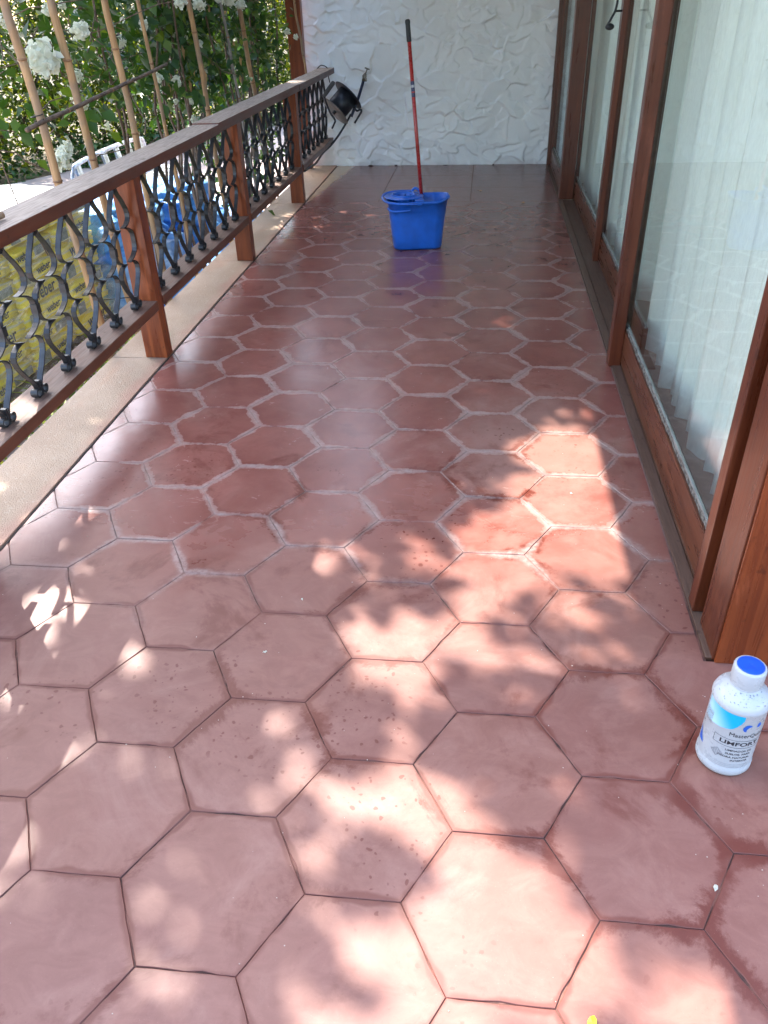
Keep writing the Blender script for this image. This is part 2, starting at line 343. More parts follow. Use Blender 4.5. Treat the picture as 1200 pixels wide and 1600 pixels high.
def leafmat(name, c1, c2, c3, trans=0.45, rough=0.42, lum=1.0):
    a = N(name); t = a.attr('tone'); n1 = a.noise(1.5, detail=2)
    c = a.mix(a.ss(t, 0.0, 0.75), c1, c2); c = a.mix(a.ss(t, 0.8, 1.0), c, c3); c = a.mix(a.ss(n1, 0.4, 0.7, 0, 0.35), c, c1)
    p = a.pr(c, rough, 0, None, 0.4)
    tr = a.n('ShaderNodeBsdfTranslucent'); tc = a.mix(1.0, c, (1.9 * lum, 1.75 * lum, 0.5 * lum), 'MULTIPLY'); a.l(tc, tr.inputs[0])
    mx = a.n('ShaderNodeMixShader'); mx.inputs[0].default_value = trans; a.l(p, mx.inputs[1]); a.l(tr.outputs[0], mx.inputs[2])
    return a.done(mx.outputs[0])
L_BOUG = leafmat('bougainvillea_leaf', (0.018, 0.050, 0.012), (0.034, 0.080, 0.016), (0.10, 0.15, 0.02), 0.36)
L_HEDGE = leafmat('hedge_leaf', (0.018, 0.036, 0.007), (0.065, 0.100, 0.010), (0.34, 0.34, 0.02), 0.5)
L_IVY = leafmat('ground_ivy_leaf', (0.018, 0.05, 0.015), (0.04, 0.10, 0.028), (0.10, 0.17, 0.05), 0.25)
L_TREE = leafmat('tree_leaf', (0.03, 0.065, 0.016), (0.05, 0.10, 0.02), (0.08, 0.13, 0.03), 0.16)
L_GRASS = leafmat('strappy_leaf', (0.07, 0.13, 0.02), (0.22, 0.27, 0.03), (0.42, 0.42, 0.05), 0.4)
a = N('white_bract'); p = a.pr((0.66, 0.66, 0.56), 0.6); tr = a.n('ShaderNodeBsdfTranslucent'); tr.inputs[0].default_value = (0.8, 0.83, 0.68, 1)
mx = a.n('ShaderNodeMixShader'); mx.inputs[0].default_value = 0.4; a.l(p, mx.inputs[1]); a.l(tr.outputs[0], mx.inputs[2]); BRACT = a.done(mx.outputs[0])

a = N('window_glass'); lw = a.n('ShaderNodeLayerWeight'); lw.inputs[0].default_value = 0.5
frs = a.mth('MULTIPLY_ADD', a.mth('POWER', lw.outputs['Facing'], 4.0), 0.36, 0.04)
gl = a.n('ShaderNodeBsdfGlossy'); gl.inputs['Roughness'].default_value = 0.0; gl.inputs['Color'].default_value = (0.93, 0.98, 1, 1)
tp = a.n('ShaderNodeBsdfTransparent'); tp.inputs[0].default_value = (0.93, 0.97, 0.955, 1)
mx = a.n('ShaderNodeMixShader'); a.l(frs, mx.inputs[0]); a.l(tp.outputs[0], mx.inputs[1]); a.l(gl.outputs[0], mx.inputs[2]); GLASS = a.done(mx.outputs[0])
a = N('sheer_curtain'); wv = a.noise(240, a.map(a.pos, (1, 1, 0.15)), detail=2)
df = a.n('ShaderNodeBsdfDiffuse'); df.inputs[0].default_value = (0.88, 0.85, 0.77, 1); tl = a.n('ShaderNodeBsdfTranslucent'); tl.inputs[0].default_value = (0.78, 0.78, 0.72, 1)
tp = a.n('ShaderNodeBsdfTransparent'); m1 = a.n('ShaderNodeMixShader'); m1.inputs[0].default_value = 0.2; a.l(df.outputs[0], m1.inputs[1]); a.l(tl.outputs[0], m1.inputs[2])
m2 = a.n('ShaderNodeMixShader'); a.l(a.ss(wv, 0.3, 0.7, 0.0, 0.10), m2.inputs[0]); a.l(m1.outputs[0], m2.inputs[1]); a.l(tp.outputs[0], m2.inputs[2]); SHEER = a.done(m2.outputs[0])

a = N('blue_woven_tarpaulin'); n1 = a.noise(9, a.obj, detail=6, rough=0.6, dist=1.0); n2 = a.noise(3, a.obj, detail=4); n3 = a.noise(300, a.obj)
c = a.mix(a.ss(n2, 0.35, 0.65), (0.035, 0.19, 0.60), (0.12, 0.36, 0.72)); c = a.mix(a.ss(n1, 0.5, 0.8, 0, 0.5), c, (0.16, 0.38, 0.70))
TARP = a.done(a.pr(c, 0.38, 0, a.bump(a.mth('ADD', a.mul(n1, 1.0), a.mul(n3, 0.05)), 0.7, 0.03)))
a = N('pale_blue_tarpaulin'); n1 = a.noise(7, a.obj, detail=6, rough=0.6, dist=1.0)
c = a.mix(a.ss(n1, 0.35, 0.7), (0.10, 0.27, 0.58), (0.32, 0.48, 0.70)); TARPL = a.done(a.pr(c, 0.4, 0, a.bump(n1, 0.6, 0.03)))
a = N('yellow_sack_paper'); n1 = a.noise(5, a.obj, detail=5); v = a.wave(2.4, a.map(a.obj, (1, 1, 3.2), rot=(0.15, 0, 0)), 5, 'Z')
c = a.mix(a.ss(n1, 0.47, 0.53), (0.90, 0.78, 0.03), (0.84, 0.70, 0.05)); c = a.mix(a.ss(v, 0.82, 0.9, 0, 0.7), c, (0.62, 0.60, 0.50)); SACKY = a.done(a.pr(c, 0.35, 0, a.bump(n1, 0.5, 0.01), 0.6))
SACKG = plain('grey_print_panel', (0.20, 0.22, 0.20), 0.4, 0, 25, 0.3)
SACKW = plain('pale_print_panel', (0.58, 0.57, 0.50), 0.4, 0, 15, 0.1)
a = N('clear_stretch_film'); fr = a.n('ShaderNodeFresnel'); fr.inputs[0].default_value = 1.5
n1 = a.noise(16, a.map(a.obj, (1, 0.35, 1.3), rot=(0.75, 0, 0)), detail=6, rough=0.65, dist=0.8)
gl = a.n('ShaderNodeBsdfGlossy'); gl.inputs['Roughness'].default_value = 0.2; a.l(a.bump(n1, 0.8, 0.03), gl.inputs['Normal'])
df = a.n('ShaderNodeBsdfDiffuse'); df.inputs[0].default_value = (0.8, 0.8, 0.78, 1)
tp = a.n('ShaderNodeBsdfTransparent'); tp.inputs[0].default_value = (0.95, 0.95, 0.94, 1)
m1 = a.n('ShaderNodeMixShader'); a.l(a.ss(n1, 0.45, 0.75, 0.04, 0.42), m1.inputs[0]); a.l(tp.outputs[0], m1.inputs[1]); a.l(df.outputs[0], m1.inputs[2])
m2 = a.n('ShaderNodeMixShader'); a.l(a.ss(n1, 0.3, 0.8, 0.05, 0.2), m2.inputs[0]); a.l(m1.outputs[0], m2.inputs[1]); a.l(gl.outputs[0], m2.inputs[2]); FILM = a.done(m2.outputs[0])
FILMW = plain('milky_plastic_sheet', (0.66, 0.68, 0.68), 0.28, 0, 6, 0.1, 0.3)
a = N('garden_paving'); n1 = a.noise(1.1, detail=5); n2 = a.noise(50, detail=4)
c = a.mix(a.ss(n1, 0.35, 0.65), (0.34, 0.25, 0.22), (0.40, 0.32, 0.29)); c = a.mix(a.ss(n2, 0.55, 0.75, 0, 0.4), c, (0.22, 0.15, 0.12)); PAVE = a.done(a.pr(c, 0.75, 0, a.bump(n2, 0.3, 0.004)))
a = N('garden_soil'); n1 = a.noise(6, detail=6); c = a.mix(a.ss(n1, 0.3, 0.7), (0.06, 0.045, 0.025), (0.13, 0.10, 0.055)); SOIL = a.done(a.pr(c, 0.95, 0, a.bump(n1, 0.6, 0.03)))
WCHAIR = plain('white_lacquered_bench', (0.34, 0.35, 0.38), 0.22, 0.3, 9, 0.6, 0.3)

# ------------------------------------------------------------------ terrace floor: hexagonal cement tiles
XL, XR, YN, YW = -1.030 * H, 0.424 * H, 1.060 * H, 5.87 * H      # seam to kerb, door line, near corner, far wall
YF = 4.72 * H                                                     # hexagons end, plain slabs by the wall
XRR = 2.6                                                         # floor runs on to the right, nearer than the corner post
floor = thing('terrace_floor', (0, 0, 0), kind='structure')
b = MB(); b.box(XL, XR + 0.004, YN - 0.01, YW + 0.05, -0.20, -0.0024); b.box(XL, XRR, -1.6, YN - 0.0101, -0.20, -0.0024); b.build('mortar_bed', MORTAR, floor)
s = 0.12906 * H; ox, oy, ang = 0.05818 * H, 0.56702 * H, 0.006915
GAP = 0.0020
def hexmesh(seed=0):
    qq = random.Random(seed); bm = bmesh.new(); lay = bm.verts.layers.float.new('edge_dist')
    apo = s * math.sqrt(3) / 2; K = 6; NV = 6 * K; g = GAP / 2
    wob = [qq.gauss(0, .0005) for _ in range(NV)]; cj = [qq.uniform(-.0008, .0006) for _ in range(6)]; chip = [0.0] * NV
    for _ in range(3): chip[qq.randrange(NV)] = qq.uniform(.001, .0040)
    def ring(ins, z, d, wf):
        out = []
        R0 = (apo - ins) / math.cos(math.pi / 6)
        for k in range(6):
            a0, a1 = k * math.pi / 3, (k + 1) * math.pi / 3
            p0, p1 = Vector((math.cos(a0), math.sin(a0))) * (R0 + cj[k] * wf), Vector((math.cos(a1), math.sin(a1))) * (R0 + cj[(k + 1) % 6] * wf)
            for i in range(K):
                p = p0.lerp(p1, i / K); p = p * (1 + (wob[k * K + i] - chip[k * K + i]) * wf / R0)
                v = bm.verts.new((p.x, p.y, z)); v[lay] = d; out.append(v)
        return out
    rings = [ring(g, -0.012, 0, 1), ring(g, -0.0012, 0, 1), ring(g + 0.0011, 0, 0.0011, 1), ring(g + 0.014, 0, 0.014, 0), ring(g + 0.05, 0, 0.05, 0)]
    for A, B in zip(rings, rings[1:]):
        for k in range(NV): bm.faces.new((A[k], A[(k + 1) % NV], B[(k + 1) % NV], B[k]))
    bm.faces.new(rings[-1]); return bm
bases = []
for k in range(8):
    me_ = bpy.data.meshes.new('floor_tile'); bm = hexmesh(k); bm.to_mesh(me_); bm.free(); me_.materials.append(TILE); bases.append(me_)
ca, sa = math.cos(ang), math.sin(ang); ntile = 0
def put_tile(me, cx, cy, rz, dz=0, tx=0, ty=0):
    o = bpy.data.objects.new('floor_tile', me); COL.objects.link(o); o.parent = floor; o.location = (cx, cy, dz); o.rotation_euler = (tx, ty, rz); return o
for i in range(-9, 16):
    for j in range(-10, 45):
        lx, ly = 1.5 * s * i, math.sqrt(3) * s * 0.9982 * (j + (i % 2) / 2)
        cx, cy = lx * ca - ly * sa + ox, lx * sa + ly * ca + oy
        if cy < -1.2 or cy > YF + s or cx < XL - s or cx > XRR: continue
        xr = XR if cy > YN else XRR
        if cx > xr + s * 1.0 : continue
        if cx > 2.2 or (cx > 1.35 and cy < -0.6): continue
        jz = (rng.random(3) - 0.5)
        clip = []; lshape = False
        if cx - s < XL + 0.01: clip.append(((XL + 0.003, 0, 0), (-1, 0, 0)))
        if cy + s > YF - 0.01: clip.append(((0, YF - 0.002, 0), (0, 1, 0)))
        if cx + s > XR and cy + s * 0.9 > YN:
            if cy - s * 0.88 > YN: clip.append(((XR - 0.004, 0, 0), (1, 0, 0)))
            elif cx - s > XR: clip.append(((0, YN - 0.004, 0), (0, 1, 0)))
            else: clip.append(((0, YN - 0.004, 0), (0, 1, 0))); lshape = True
        rz = ang + jz[0] * 0.006
        if not clip:
            put_tile(bases[ntile % 8], cx + jz[1] * 0.0010, cy + jz[2] * 0.0010, rz + (ntile * 7 % 6) * math.pi / 3, 0, (rng.random() - 0.5) * 0.005, (rng.random() - 0.5) * 0.005); ntile += 1; continue
        bm = hexmesh(); M = Matrix.Translation((cx, cy, 0)) @ Matrix.Rotation(rz, 4, 'Z'); Mi = M.inverted()
        for co, no in clip:
            Mi = M.inverted()
            bmesh.ops.bisect_plane(bm, geom=bm.verts[:] + bm.edges[:] + bm.faces[:], plane_co=Mi @ Vector(co), plane_no=(Mi.to_3x3() @ Vector(no)), clear_outer=True)
        if len(bm.faces) < 3 or max((v.co.x for v in bm.verts)) - min((v.co.x for v in bm.verts)) < 0.01: bm.free(); continue
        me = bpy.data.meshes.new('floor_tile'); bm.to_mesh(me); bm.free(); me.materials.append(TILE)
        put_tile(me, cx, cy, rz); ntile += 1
        if lshape:      # the piece that runs on past the corner along the door line
            bm = hexmesh()
            for co, no in (((0, YN - 0.004, 0), (0, -1, 0)), ((XR - 0.004, 0, 0), (1, 0, 0))):
                bmesh.ops.bisect_plane(bm, geom=bm.verts[:] + bm.edges[:] + bm.faces[:], plane_co=Mi @ Vector(co), plane_no=(Mi.to_3x3() @ Vector(no)), clear_outer=True)
            if len(bm.faces) < 3: bm.free(); continue
            me = bpy.data.meshes.new('floor_tile'); bm.to_mesh(me); bm.free(); me.materials.append(TILE); put_tile(me, cx, cy, rz); ntile += 1
# plain slabs by the far wall
yy = [YF, YF + 0.54, YF + 1.08, YW]
for k in range(3):
    for (x0, x1) in ((XL, -0.84), (-0.84, -0.10), (-0.10, XR)):
        if x0 == XL and k == 2: x0 = XL - 0.0
        b = MB().box(x0 + 0.002, x1 - 0.002, yy[k] + 0.002, yy[k + 1] - 0.002, -0.012, 0.0, 0.001)
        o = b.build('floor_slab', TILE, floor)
        at = o.data.attributes.new('edge_dist', 'FLOAT', 'POINT'); at.data.foreach_set('value', [0.05] * len(o.data.vertices))

# kerb of coping stones
kerb = thing('kerb', (0, 0, 0), kind='structure')
XK = -1.225 * H
b = MB().box(XK + 0.02, XL - 0.006, -1.6, YW, -0.5, -0.025); b.build('kerb_wall', PLASTER, kerb)
cy = [-1.6, -0.55, 0.65, 2.36 * H - 1.63, 2.36 * H, 3.50 * H, 4.67 * H, YW - 0.004]
for y0, y1 in zip(cy, cy[1:]):
    MB().box(XK, XL - 0.005, y0 + 0.003, y1 - 0.003, -0.024, 0.006, 0.003).build('coping_stone', COPING, kerb)
b = MB(); pts = [(XL - 0.001 + random.uniform(-.0025, .0025), y, 0.0) for y in np.arange(-1.5, YW, 0.05)]
b = MB().tube([(x, y, -0.0005) for x, y, z in pts], [random.uniform(0.0018, 0.0048) for _ in pts], 5)
b.build('joint_dirt', plain('joint_dirt', (0.05, 0.035, 0.03), 0.9), kerb)

# garden ground
g = MB().box(-150, 150, -150, 150, -0.62, -0.56).build('garden_ground', SOIL); tag(g, kind='structure')
g = MB(); g.add([(-6.5, -3, 0), (XK + 0.01, -3, 0), (XK + 0.01, 15.5, 0), (-3.6, 15.5, 0), (-6.15, 9.9, 0), (-9.5, 4.5, 0), (-9.5, -3, 0)], [(0, 1, 2, 3, 4, 5, 6)])
g.v = [(x, y, -0.50) for x, y, z in g.v]; g = g.build('garden_paving', PAVE); tag(g, kind='structure')

# ------------------------------------------------------------------ far wall with raised stucco relief
gx = np.linspace(XK - 0.03, XR + 0.08, 480); gz = np.linspace(-0.0, 2.75, 560); GX, GZ = np.meshgrid(gx, gz, indexing='ij')
wx_ = GX + 0.055 * vnoise(GX * 5, GZ * 5, 1) + 0.012 * vnoise(GX * 18, GZ * 18, 2); wz_ = GZ + 0.055 * vnoise(GX * 5 + 9, GZ * 5, 3) + 0.012 * vnoise(GX * 18, GZ * 18 + 5, 4)
def plates(n, sx, seed, tilt, step):
    q = np.random.default_rng(seed); px = q.uniform(gx[0] - .1, gx[-1] + .1, n); pz = q.uniform(-.1, 2.85, n)
    tx, tz, hh = q.normal(0, tilt, n), q.normal(-tilt * 0.35, tilt, n), q.uniform(-step, step, n)
    best = np.full(GX.shape, 1e9); sec = best.copy(); idx = np.zeros(GX.shape, int)
    for k in range(n):
        d = ((wx_ - px[k]) / sx) ** 2 + (wz_ - pz[k]) ** 2
        nb = d < best; sec = np.where(nb, best, np.minimum(sec, d)); idx = np.where(nb, k, idx); best = np.where(nb, d, best)
    h = hh[idx] + tx[idx] * (wx_ - px[idx]) + tz[idx] * (wz_ - pz[idx])
    return h, np.sqrt(sec) - np.sqrt(best)
h1, e1 = plates(420, 1.4, 5, 0.16, 0.005); h2, e2 = plates(1200, 1.3, 6, 0.16, 0.003)
hgt = h1 + h2 * np.clip(vnoise(GX * 3, GZ * 3, 8) * 2 + .7, 0, 1) + 0.0035 * np.exp(-(e1 / 0.009) ** 2) * np.clip(vnoise(GX * 6, GZ * 6, 9) * 3, 0, 1) + 0.0014 * vnoise(GX * 45, GZ * 45, 12) + 0.0040 * vnoise(wx_ * 14, wz_ * 14, 13) + 0.0030 * vnoise(wx_ * 26, wz_ * 26, 16)
k = np.array([1, 2, 1]) / 4.0
for _ in range(2):
    hgt = np.apply_along_axis(lambda v: np.convolve(np.pad(v, 1, 'edge'), k, 'valid'), 0, hgt); hgt = np.apply_along_axis(lambda v: np.convolve(np.pad(v, 1, 'edge'), k, 'valid'), 1, hgt)
V = np.stack([GX.ravel(), (YW - 0.004 - np.clip(hgt, -0.03, 0.03) * 0.60).ravel(), GZ.ravel()], 1)
nx, nz_ = GX.shape; ii, jj = np.meshgrid(np.arange(nx - 1), np.arange(nz_ - 1), indexing='ij'); q0 = (ii * nz_ + jj).ravel()
F = np.stack([q0, q0 + nz_, q0 + nz_ + 1, q0 + 1], 1)
wall = thing('end_wall', (0, YW, 0), 'white stucco end wall with raised stone-like relief closing the terrace', 'wall')
o = big('relief_plaster', V - np.array([0, YW, 0]), F, STUCCO, wall, smooth=False)
MB().box(XK - 0.03, XR + 0.28, YW + 0.03, YW + 0.25, -0.55, 2.75).build('wall_core', PLASTER, wall)
b = MB()
for k in range(5):
    x = random.choice([-1.5, -1.25, -1.1, -0.9, -0.4, -0.36, 0.1, 0.35]) + random.uniform(-.03, .03)
    b.box(x, x + random.uniform(.012, .05), YW - 0.035, YW - 0.02, -0.001, random.uniform(.003, .008))
b.build('dirt_crumb', plain('dark_dirt', (0.03, 0.022, 0.02), 0.9), wall)

# ------------------------------------------------------------------ house: roof, walls, room behind the doors
house = thing('house', (1.4, 3, 0), 'white house with timber window wall on the right side of the terrace', 'house')
ZR = 1.8 * H
b = MB().box(-0.72 * H, 4.6, 2.05, YW + 0.24, ZR, ZR + 0.12); b.build('roof', PLASTER, house)
b = MB().box(XR + 0.06, XR + 0.20, YN + 0.16, YW + 0.2, 2.25, ZR - 0.002); b.build('lintel_wall', PLASTER, house)
b = MB().box(4.5, 4.6, YN + 0.13, YW + 0.2, 0, 0.7); b.box(4.5, 4.6, YN + 0.13, YW + 0.2, 2.3, ZR - 0.002); b.box(XR + 0.281, 4.49, YW + 0.02, YW + 0.2, 0, ZR - 0.002); b.build('room_wall', INWALL, house)  # far wall left open at window height, added unseen to light the curtains
b = MB().box(XR + 0.16, 4.49, YN + 0.12, YW + 0.01, -0.1, -0.006); b.build('room_floor', INFLOOR, house)
b = MB().box(1.20, 4.6, YN + 0.003, YN + 0.12, 0, ZR - 0.002); b.build('front_wall', PLASTER, house)

# window wall: posts, sashes, glass
screen = thing('window_wall', (XR, 3.5 * H, 0), 'wall of brown timber framed sliding glass doors along the right of the terrace', 'door')
# sill
MB().box(XR + 0.002, 0.452 * H, YN + 0.005, YW - 0.02, -0.12, 0.006, 0.002).build('sill', W_SILL, screen)
MB().box(0.453 * H, 0.4745 * H, 1.20 * H, 2.36 * H, -0.12, 0.014, 0.002).build('sill_track', W_SILL, screen)
MB().box(0.4755 * H, 0.53 * H, 1.20 * H, 2.36 * H, -0.12, -0.004, 0.002).build('sill_track', W_SILL, screen)
MB().box(0.4535 * H, 0.56 * H, 2.361 * H, 4.745 * H, -0.12, 0.001, 0.002).build('sill_board', W_SILL, screen)
ZT = 2.25
# near corner post and jamb
MB().box(0.436 * H, 0.60 * H, 1.060 * H, 1.158 * H, 0.001, ZT, 0.003).build('corner_post', W_DOOR, screen)
MB().box(0.439 * H, 1.20, 1.0535 * H, 1.0595 * H, 0.001, ZT, 0.002).build('corner_board', W_PANEL, screen)
MB().box(0.4275 * H, 0.50 * H, 1.186 * H, 1.222 * H, 0.007, ZT, 0.003).build('jamb', W_DOOR, screen)
MB().box(0.462 * H, 0.52 * H, 1.1585 * H, 1.1855 * H, 0.007, ZT).build('jamb_filler', W_SILL, screen)
MB().box(0.40 * H, 0.60 * H, YN + 0.001, YW - 0.03, ZT + 0.001, ZT + 0.12, 0.003).build('head_beam', W_BEAM, screen)
def sash(y0, y1, x0, x1, st0, st1, kick=0.155, low=0.016, near=True, nearx=0.0):
    """a glazed leaf: stiles, bottom rail, beads, glass"""
    t = bpy.data.objects.new('sash', None); COL.objects.link(t); t.parent = screen; t.location = (0, 0, 0); t.location = Vector((x0, (y0 + y1) / 2, 0)) - screen.location
    xm = (x0 + x1) / 2
    if st0 > 0: MB().box(x0 - nearx, x1, y0, y0 + st0, low, ZT - 0.002, 0.003).build('stile', W_DOOR, t)
    if st1 > 0: MB().box(x0 - nearx, x1, y1 - st1, y1, low, ZT - 0.002, 0.003).build('stile', W_DOOR, t)
    a0, a1 = y0 + st0 + 0.0005, y1 - st1 - 0.0005
    MB().box(x0 + 0.001, x1 - 0.002, a0, a1, low, kick, 0.002).build('bottom_rail', W_DOORL, t)
    MB().box(x0 + 0.001, x1 - 0.002, a0, a1, ZT - 0.10, ZT - 0.003, 0.002).build('top_rail', W_DOORL, t)
    n = 60; vs = []; fs = []
    for k in range(n + 1):
        y = a0 + (a1 - a0) * k / n; h = kick + 0.004 + random.uniform(0, 0.010); x = x0 + 0.006 + random.uniform(0, 0.004)
        vs += [(x, y, kick + 0.0005), (x + 0.001, y, h), (xm - 0.0045, y, h + 0.004 + random.uniform(0, .004))]
    for k in range(n):
        for q in (0, 1): fs.append((k * 3 + q, k * 3 + 3 + q, k * 3 + 4 + q, k * 3 + 1 + q))
    MB().add(vs, fs).build('putty', DIRTY, t)
    MB().box(xm - 0.004, xm + 0.004, a0, a1, kick + 0.001, kick + 0.020).build('glazing_bead', ALU, t)
    MB().box(xm - 0.002, xm + 0.002, a0, a1, kick + 0.0205, ZT - 0.101).build('glass', GLASS, t)
    return t
S1 = sash(1.222 * H + 0.001, 2.415 * H, 0.452 * H, 0.474 * H, 0.0, 0.0, 0.158, 0.016)
MB().box(0.414 * H, 0.4515 * H, 2.368 * H, 2.4135 * H, 0.002, ZT - 0.002, 0.003).build('cover_strip', W_DOOR, S1)
MB().box(0.4516 * H, 0.476 * H, 2.4155 * H, 2.4175 * H, 0.016, ZT - 0.002).build('seal', W_SILL, S1)
S2 = sash(2.418 * H, 3.58 * H, 0.512 * H, 0.532 * H, 0.0, 0.05, 0.150, 0.003)
MB().box(0.490 * H, 0.5115 * H, 3.525 * H, 3.575 * H, 0.003, ZT - 0.002, 0.002).build('cover_strip', W_DOOR, S2)
S3 = sash(3.583 * H, 4.80 * H, 0.512 * H, 0.532 * H, 0.03, 0.045, 0.150, 0.003)
MB().box(0.430 * H, 0.506 * H, 4.75 * H, 4.835 * H, 0.002, ZT - 0.001, 0.003).build('mid_post', W_DOOR, screen)
S4 = sash(4.838 * H, 5.80 * H, 0.445 * H, 0.475 * H, 0.0, 0.03, 0.150, 0.010)
MB().box(0.422 * H, 0.475 * H, 5.803 * H, 5.846 * H, 0.007, ZT - 0.001, 0.003).build('end_post', W_DOOR, screen)

# iron pull handle on the second leaf
hd = thing('door_handle', (0.487 * H, 3.55 * H, 1.30), 'black curled wrought iron pull handle on the second glass door', 'handle')
hx, hy = 0.455 * H, 3.515 * H
pp = spline([(hx - .012, hy, 1.222), (hx - .020, hy, 1.235), (hx - .008, hy, 1.262), (hx + .010, hy, 1.30), (hx + .016, hy, 1.36), (hx + .010, hy, 1.43), (hx - .01, hy, 1.47)])
MB().tube(pp, [0.013 - 0.007 * min(1, i / 12) for i in range(len(pp))], 8).build('grip', IRONB, hd)
bm = bmesh.new(); bmesh.ops.create_uvsphere(bm, u_segments=12, v_segments=8, radius=0.020); b = MB().bm(bm, True).xform(Matrix.Translation((hx - .010, hy, 1.226)) @ Matrix.Diagonal((1.2, 0.8, 0.8, 1))); b.build('curl', IRONB, hd)
MB().tube([(hx + .008, hy, 1.295), (0.4905 * H, hy + .03, 1.295)], 0.005, 6).build('bracket', IRONB, hd)
MB().tube([(hx + .006, hy, 1.44), (0.4905 * H, hy + .03, 1.44)], 0.005, 6).build('bracket', IRONB, hd)

# curtains inside
def curtain(y0, y1, x, lab, seed, lean=0.0, amp=0.055):
    q = np.random.default_rng(seed); ny, nz = int((y1 - y0) / 0.012), 30
    ys = np.linspace(0, 1, ny); zs = np.linspace(0.02, 2.28, nz); Yc, Zc = np.meshgrid(ys, zs, indexing='ij')
    L = (y1 - y0); ph = np.cumsum(np.repeat(q.uniform(0.35, 2.2, ny // 7 + 1), 7)[:ny]) * 0.012 * 2 * math.pi / 0.15
    yb = y0 + L * Yc - lean * (1 - Yc) * 0 + lean * (2.28 - Zc) * (1 - 0.6 * Yc)
    PH = np.interp(ys, ys, ph)[:, None] + 0.25 * np.sin(Zc * 1.3 + seed)
    xx = x + amp * np.sin(PH + 0.5 * np.sin(PH)) * (0.6 + 0.4 * np.sin(PH * 0.37 + 1)) + 0.01 * np.sin(PH * 2.3 + Zc * 2)
    Vv = np.stack([xx.ravel(), yb.ravel(), Zc.ravel()], 1)
    i2, j2 = np.meshgrid(np.arange(ny - 1), np.arange(nz - 1), indexing='ij'); a0 = (i2 * nz + j2).ravel()
    o = big('curtain', Vv - np.array([x, y0, 0]), np.stack([a0, a0 + nz, a0 + nz + 1, a0 + 1], 1), SHEER, smooth=True); o.location = (x, y0, 0)
    tag(o, lab, 'curtain')
curtain(1.22 * H, 2.60 * H, 0.575 * H, 'white sheer curtain hanging in long folds behind the nearest glass door', 3, 0.0)
curtain(2.95 * H, 3.80 * H, 0.61 * H, 'white sheer curtain behind the second glass door from the camera', 4)
curtain(4.0 * H, 5.0 * H, 0.61 * H, 'white sheer curtain behind the third glass door, the one beside the thick post', 5)
curtain(5.1 * H, 5.80 * H, 0.60 * H, 'white sheer curtain behind the narrow pane next to the white wall', 6)

# ------------------------------------------------------------------ railing
rail = thing('railing', (-1.06 * H, 4 * H, 0), 'brown timber terrace railing with curved wrought iron balusters', 'railing')
posts = [1.20 * H, 2.36 * H, 3.50 * H, 4.67 * H]
for y in posts:
    MB().box(-1.104 * H, -1.030 * H, y, y + 0.075, 0.007, 0.817, 0.003).build('post', W_POST, rail)
MB().box(-1.088 * H, -0.985 * H, -0.9, 3.12 * H, 0.818, 0.862, 0.004).build('handrail', W_RAIL, rail)
MB().box(-1.092 * H, -0.989 * H, 3.122 * H, 4.60 * H, 0.820, 0.868, 0.004).build('handrail', W_RAIL, rail)
MB().box(-1.088 * H, -0.987 * H, 4.602 * H, 5.70 * H, 0.819, 0.865, 0.004).build('handrail', W_RAIL, rail)
seg = [-0.9] + posts + [5.74 * H]
for k in range(len(seg) - 1):
    y0 = seg[k] + (0.076 if k else 0); y1 = seg[k + 1] - (0.001 if k < len(seg) - 2 else 0)
    MB().box(-1.118 * H, -1.026 * H, y0, y1, 0.238, 0.281, 0.003).build('lower_rail', W_RAILB, rail)
prof = [(0, .03), (.06, .08), (.10, .15), (.142, .24), (.19, .32), (.23, .38), (.27, .41), (.305, .40), (.33, .35), (.35, .26), (.358, .17), (.360, .085), (.366, .15), (.375, .235), (.39, .32), (.412, .41), (.44, .455), (.47, .468), (.5, .47)]
def baluster(pitch):
    z0, z1 = 0.2815, 0.8175; h = z1 - z0; b = MB()
    for sg in (-1, 1):
        up = [(sg * u * pitch, z1 - 0.02 - t * (h - 0.04)) for t, u in prof]
        dn = [(y, z0 + z1 - z) for y, z in reversed(up)][1:]
        b.strap(up + dn, 0, 0.020, 0.0048)
        for zt, sz in ((z0, 1), (z1, -1)):         # scrolls
            sc_ = [(sg * 0.004, zt + sz * 0.050), (sg * 0.004, zt + sz * 0.030)]
            for k in range(15):
                a_ = math.pi + k * 2 * math.pi * 0.86 / 14; rr = 0.0175 - 0.0005 * k
                sc_.append((sg * (0.0225 + rr * math.cos(a_)), zt + sz * (0.0195 + rr * math.sin(a_))))
            b.strap(sc_, 0, 0.024, 0.0045)
    b.box(-0.009, 0.009, -0.006, 0.006, z0, z0 + 0.055); b.box(-0.009, 0.009, -0.006, 0.006, z1 - 0.055, z1)
    return b
bp = 0.2165
protoB = baluster(bp).build('baluster', IRON, rail, world=False)
protoC = MB().box(-0.0125, 0.0125, bp / 2 - 0.0115, bp / 2 + 0.0115, 0.534, 0.566, 0.001).build('collar', IRON, protoB, world=False)
first = True; XB = -1.064 * H
for k in range(len(seg) - 1):
    y0 = seg[k] + (0.076 if k else 0); y1 = seg[k + 1]
    n = int(round((y1 - y0) / bp)); 
    if k == len(seg) - 2: n = 7
    p = (y1 - y0) / n
    for i in range(n):
        y = y0 + (i + 0.5) * p
        if first: o = protoB; first = False
        else: o = copy_tree(protoB, rail)
        if i == n - 1:
            for ch in list(o.children):
                if o is not protoB: bpy.data.objects.remove(ch)
        o.location = Vector((XB, y, 0)) - rail.location; o.scale = (1, p / bp, 1); o.rotation_euler = (0, 0, random.uniform(-.03, .03))

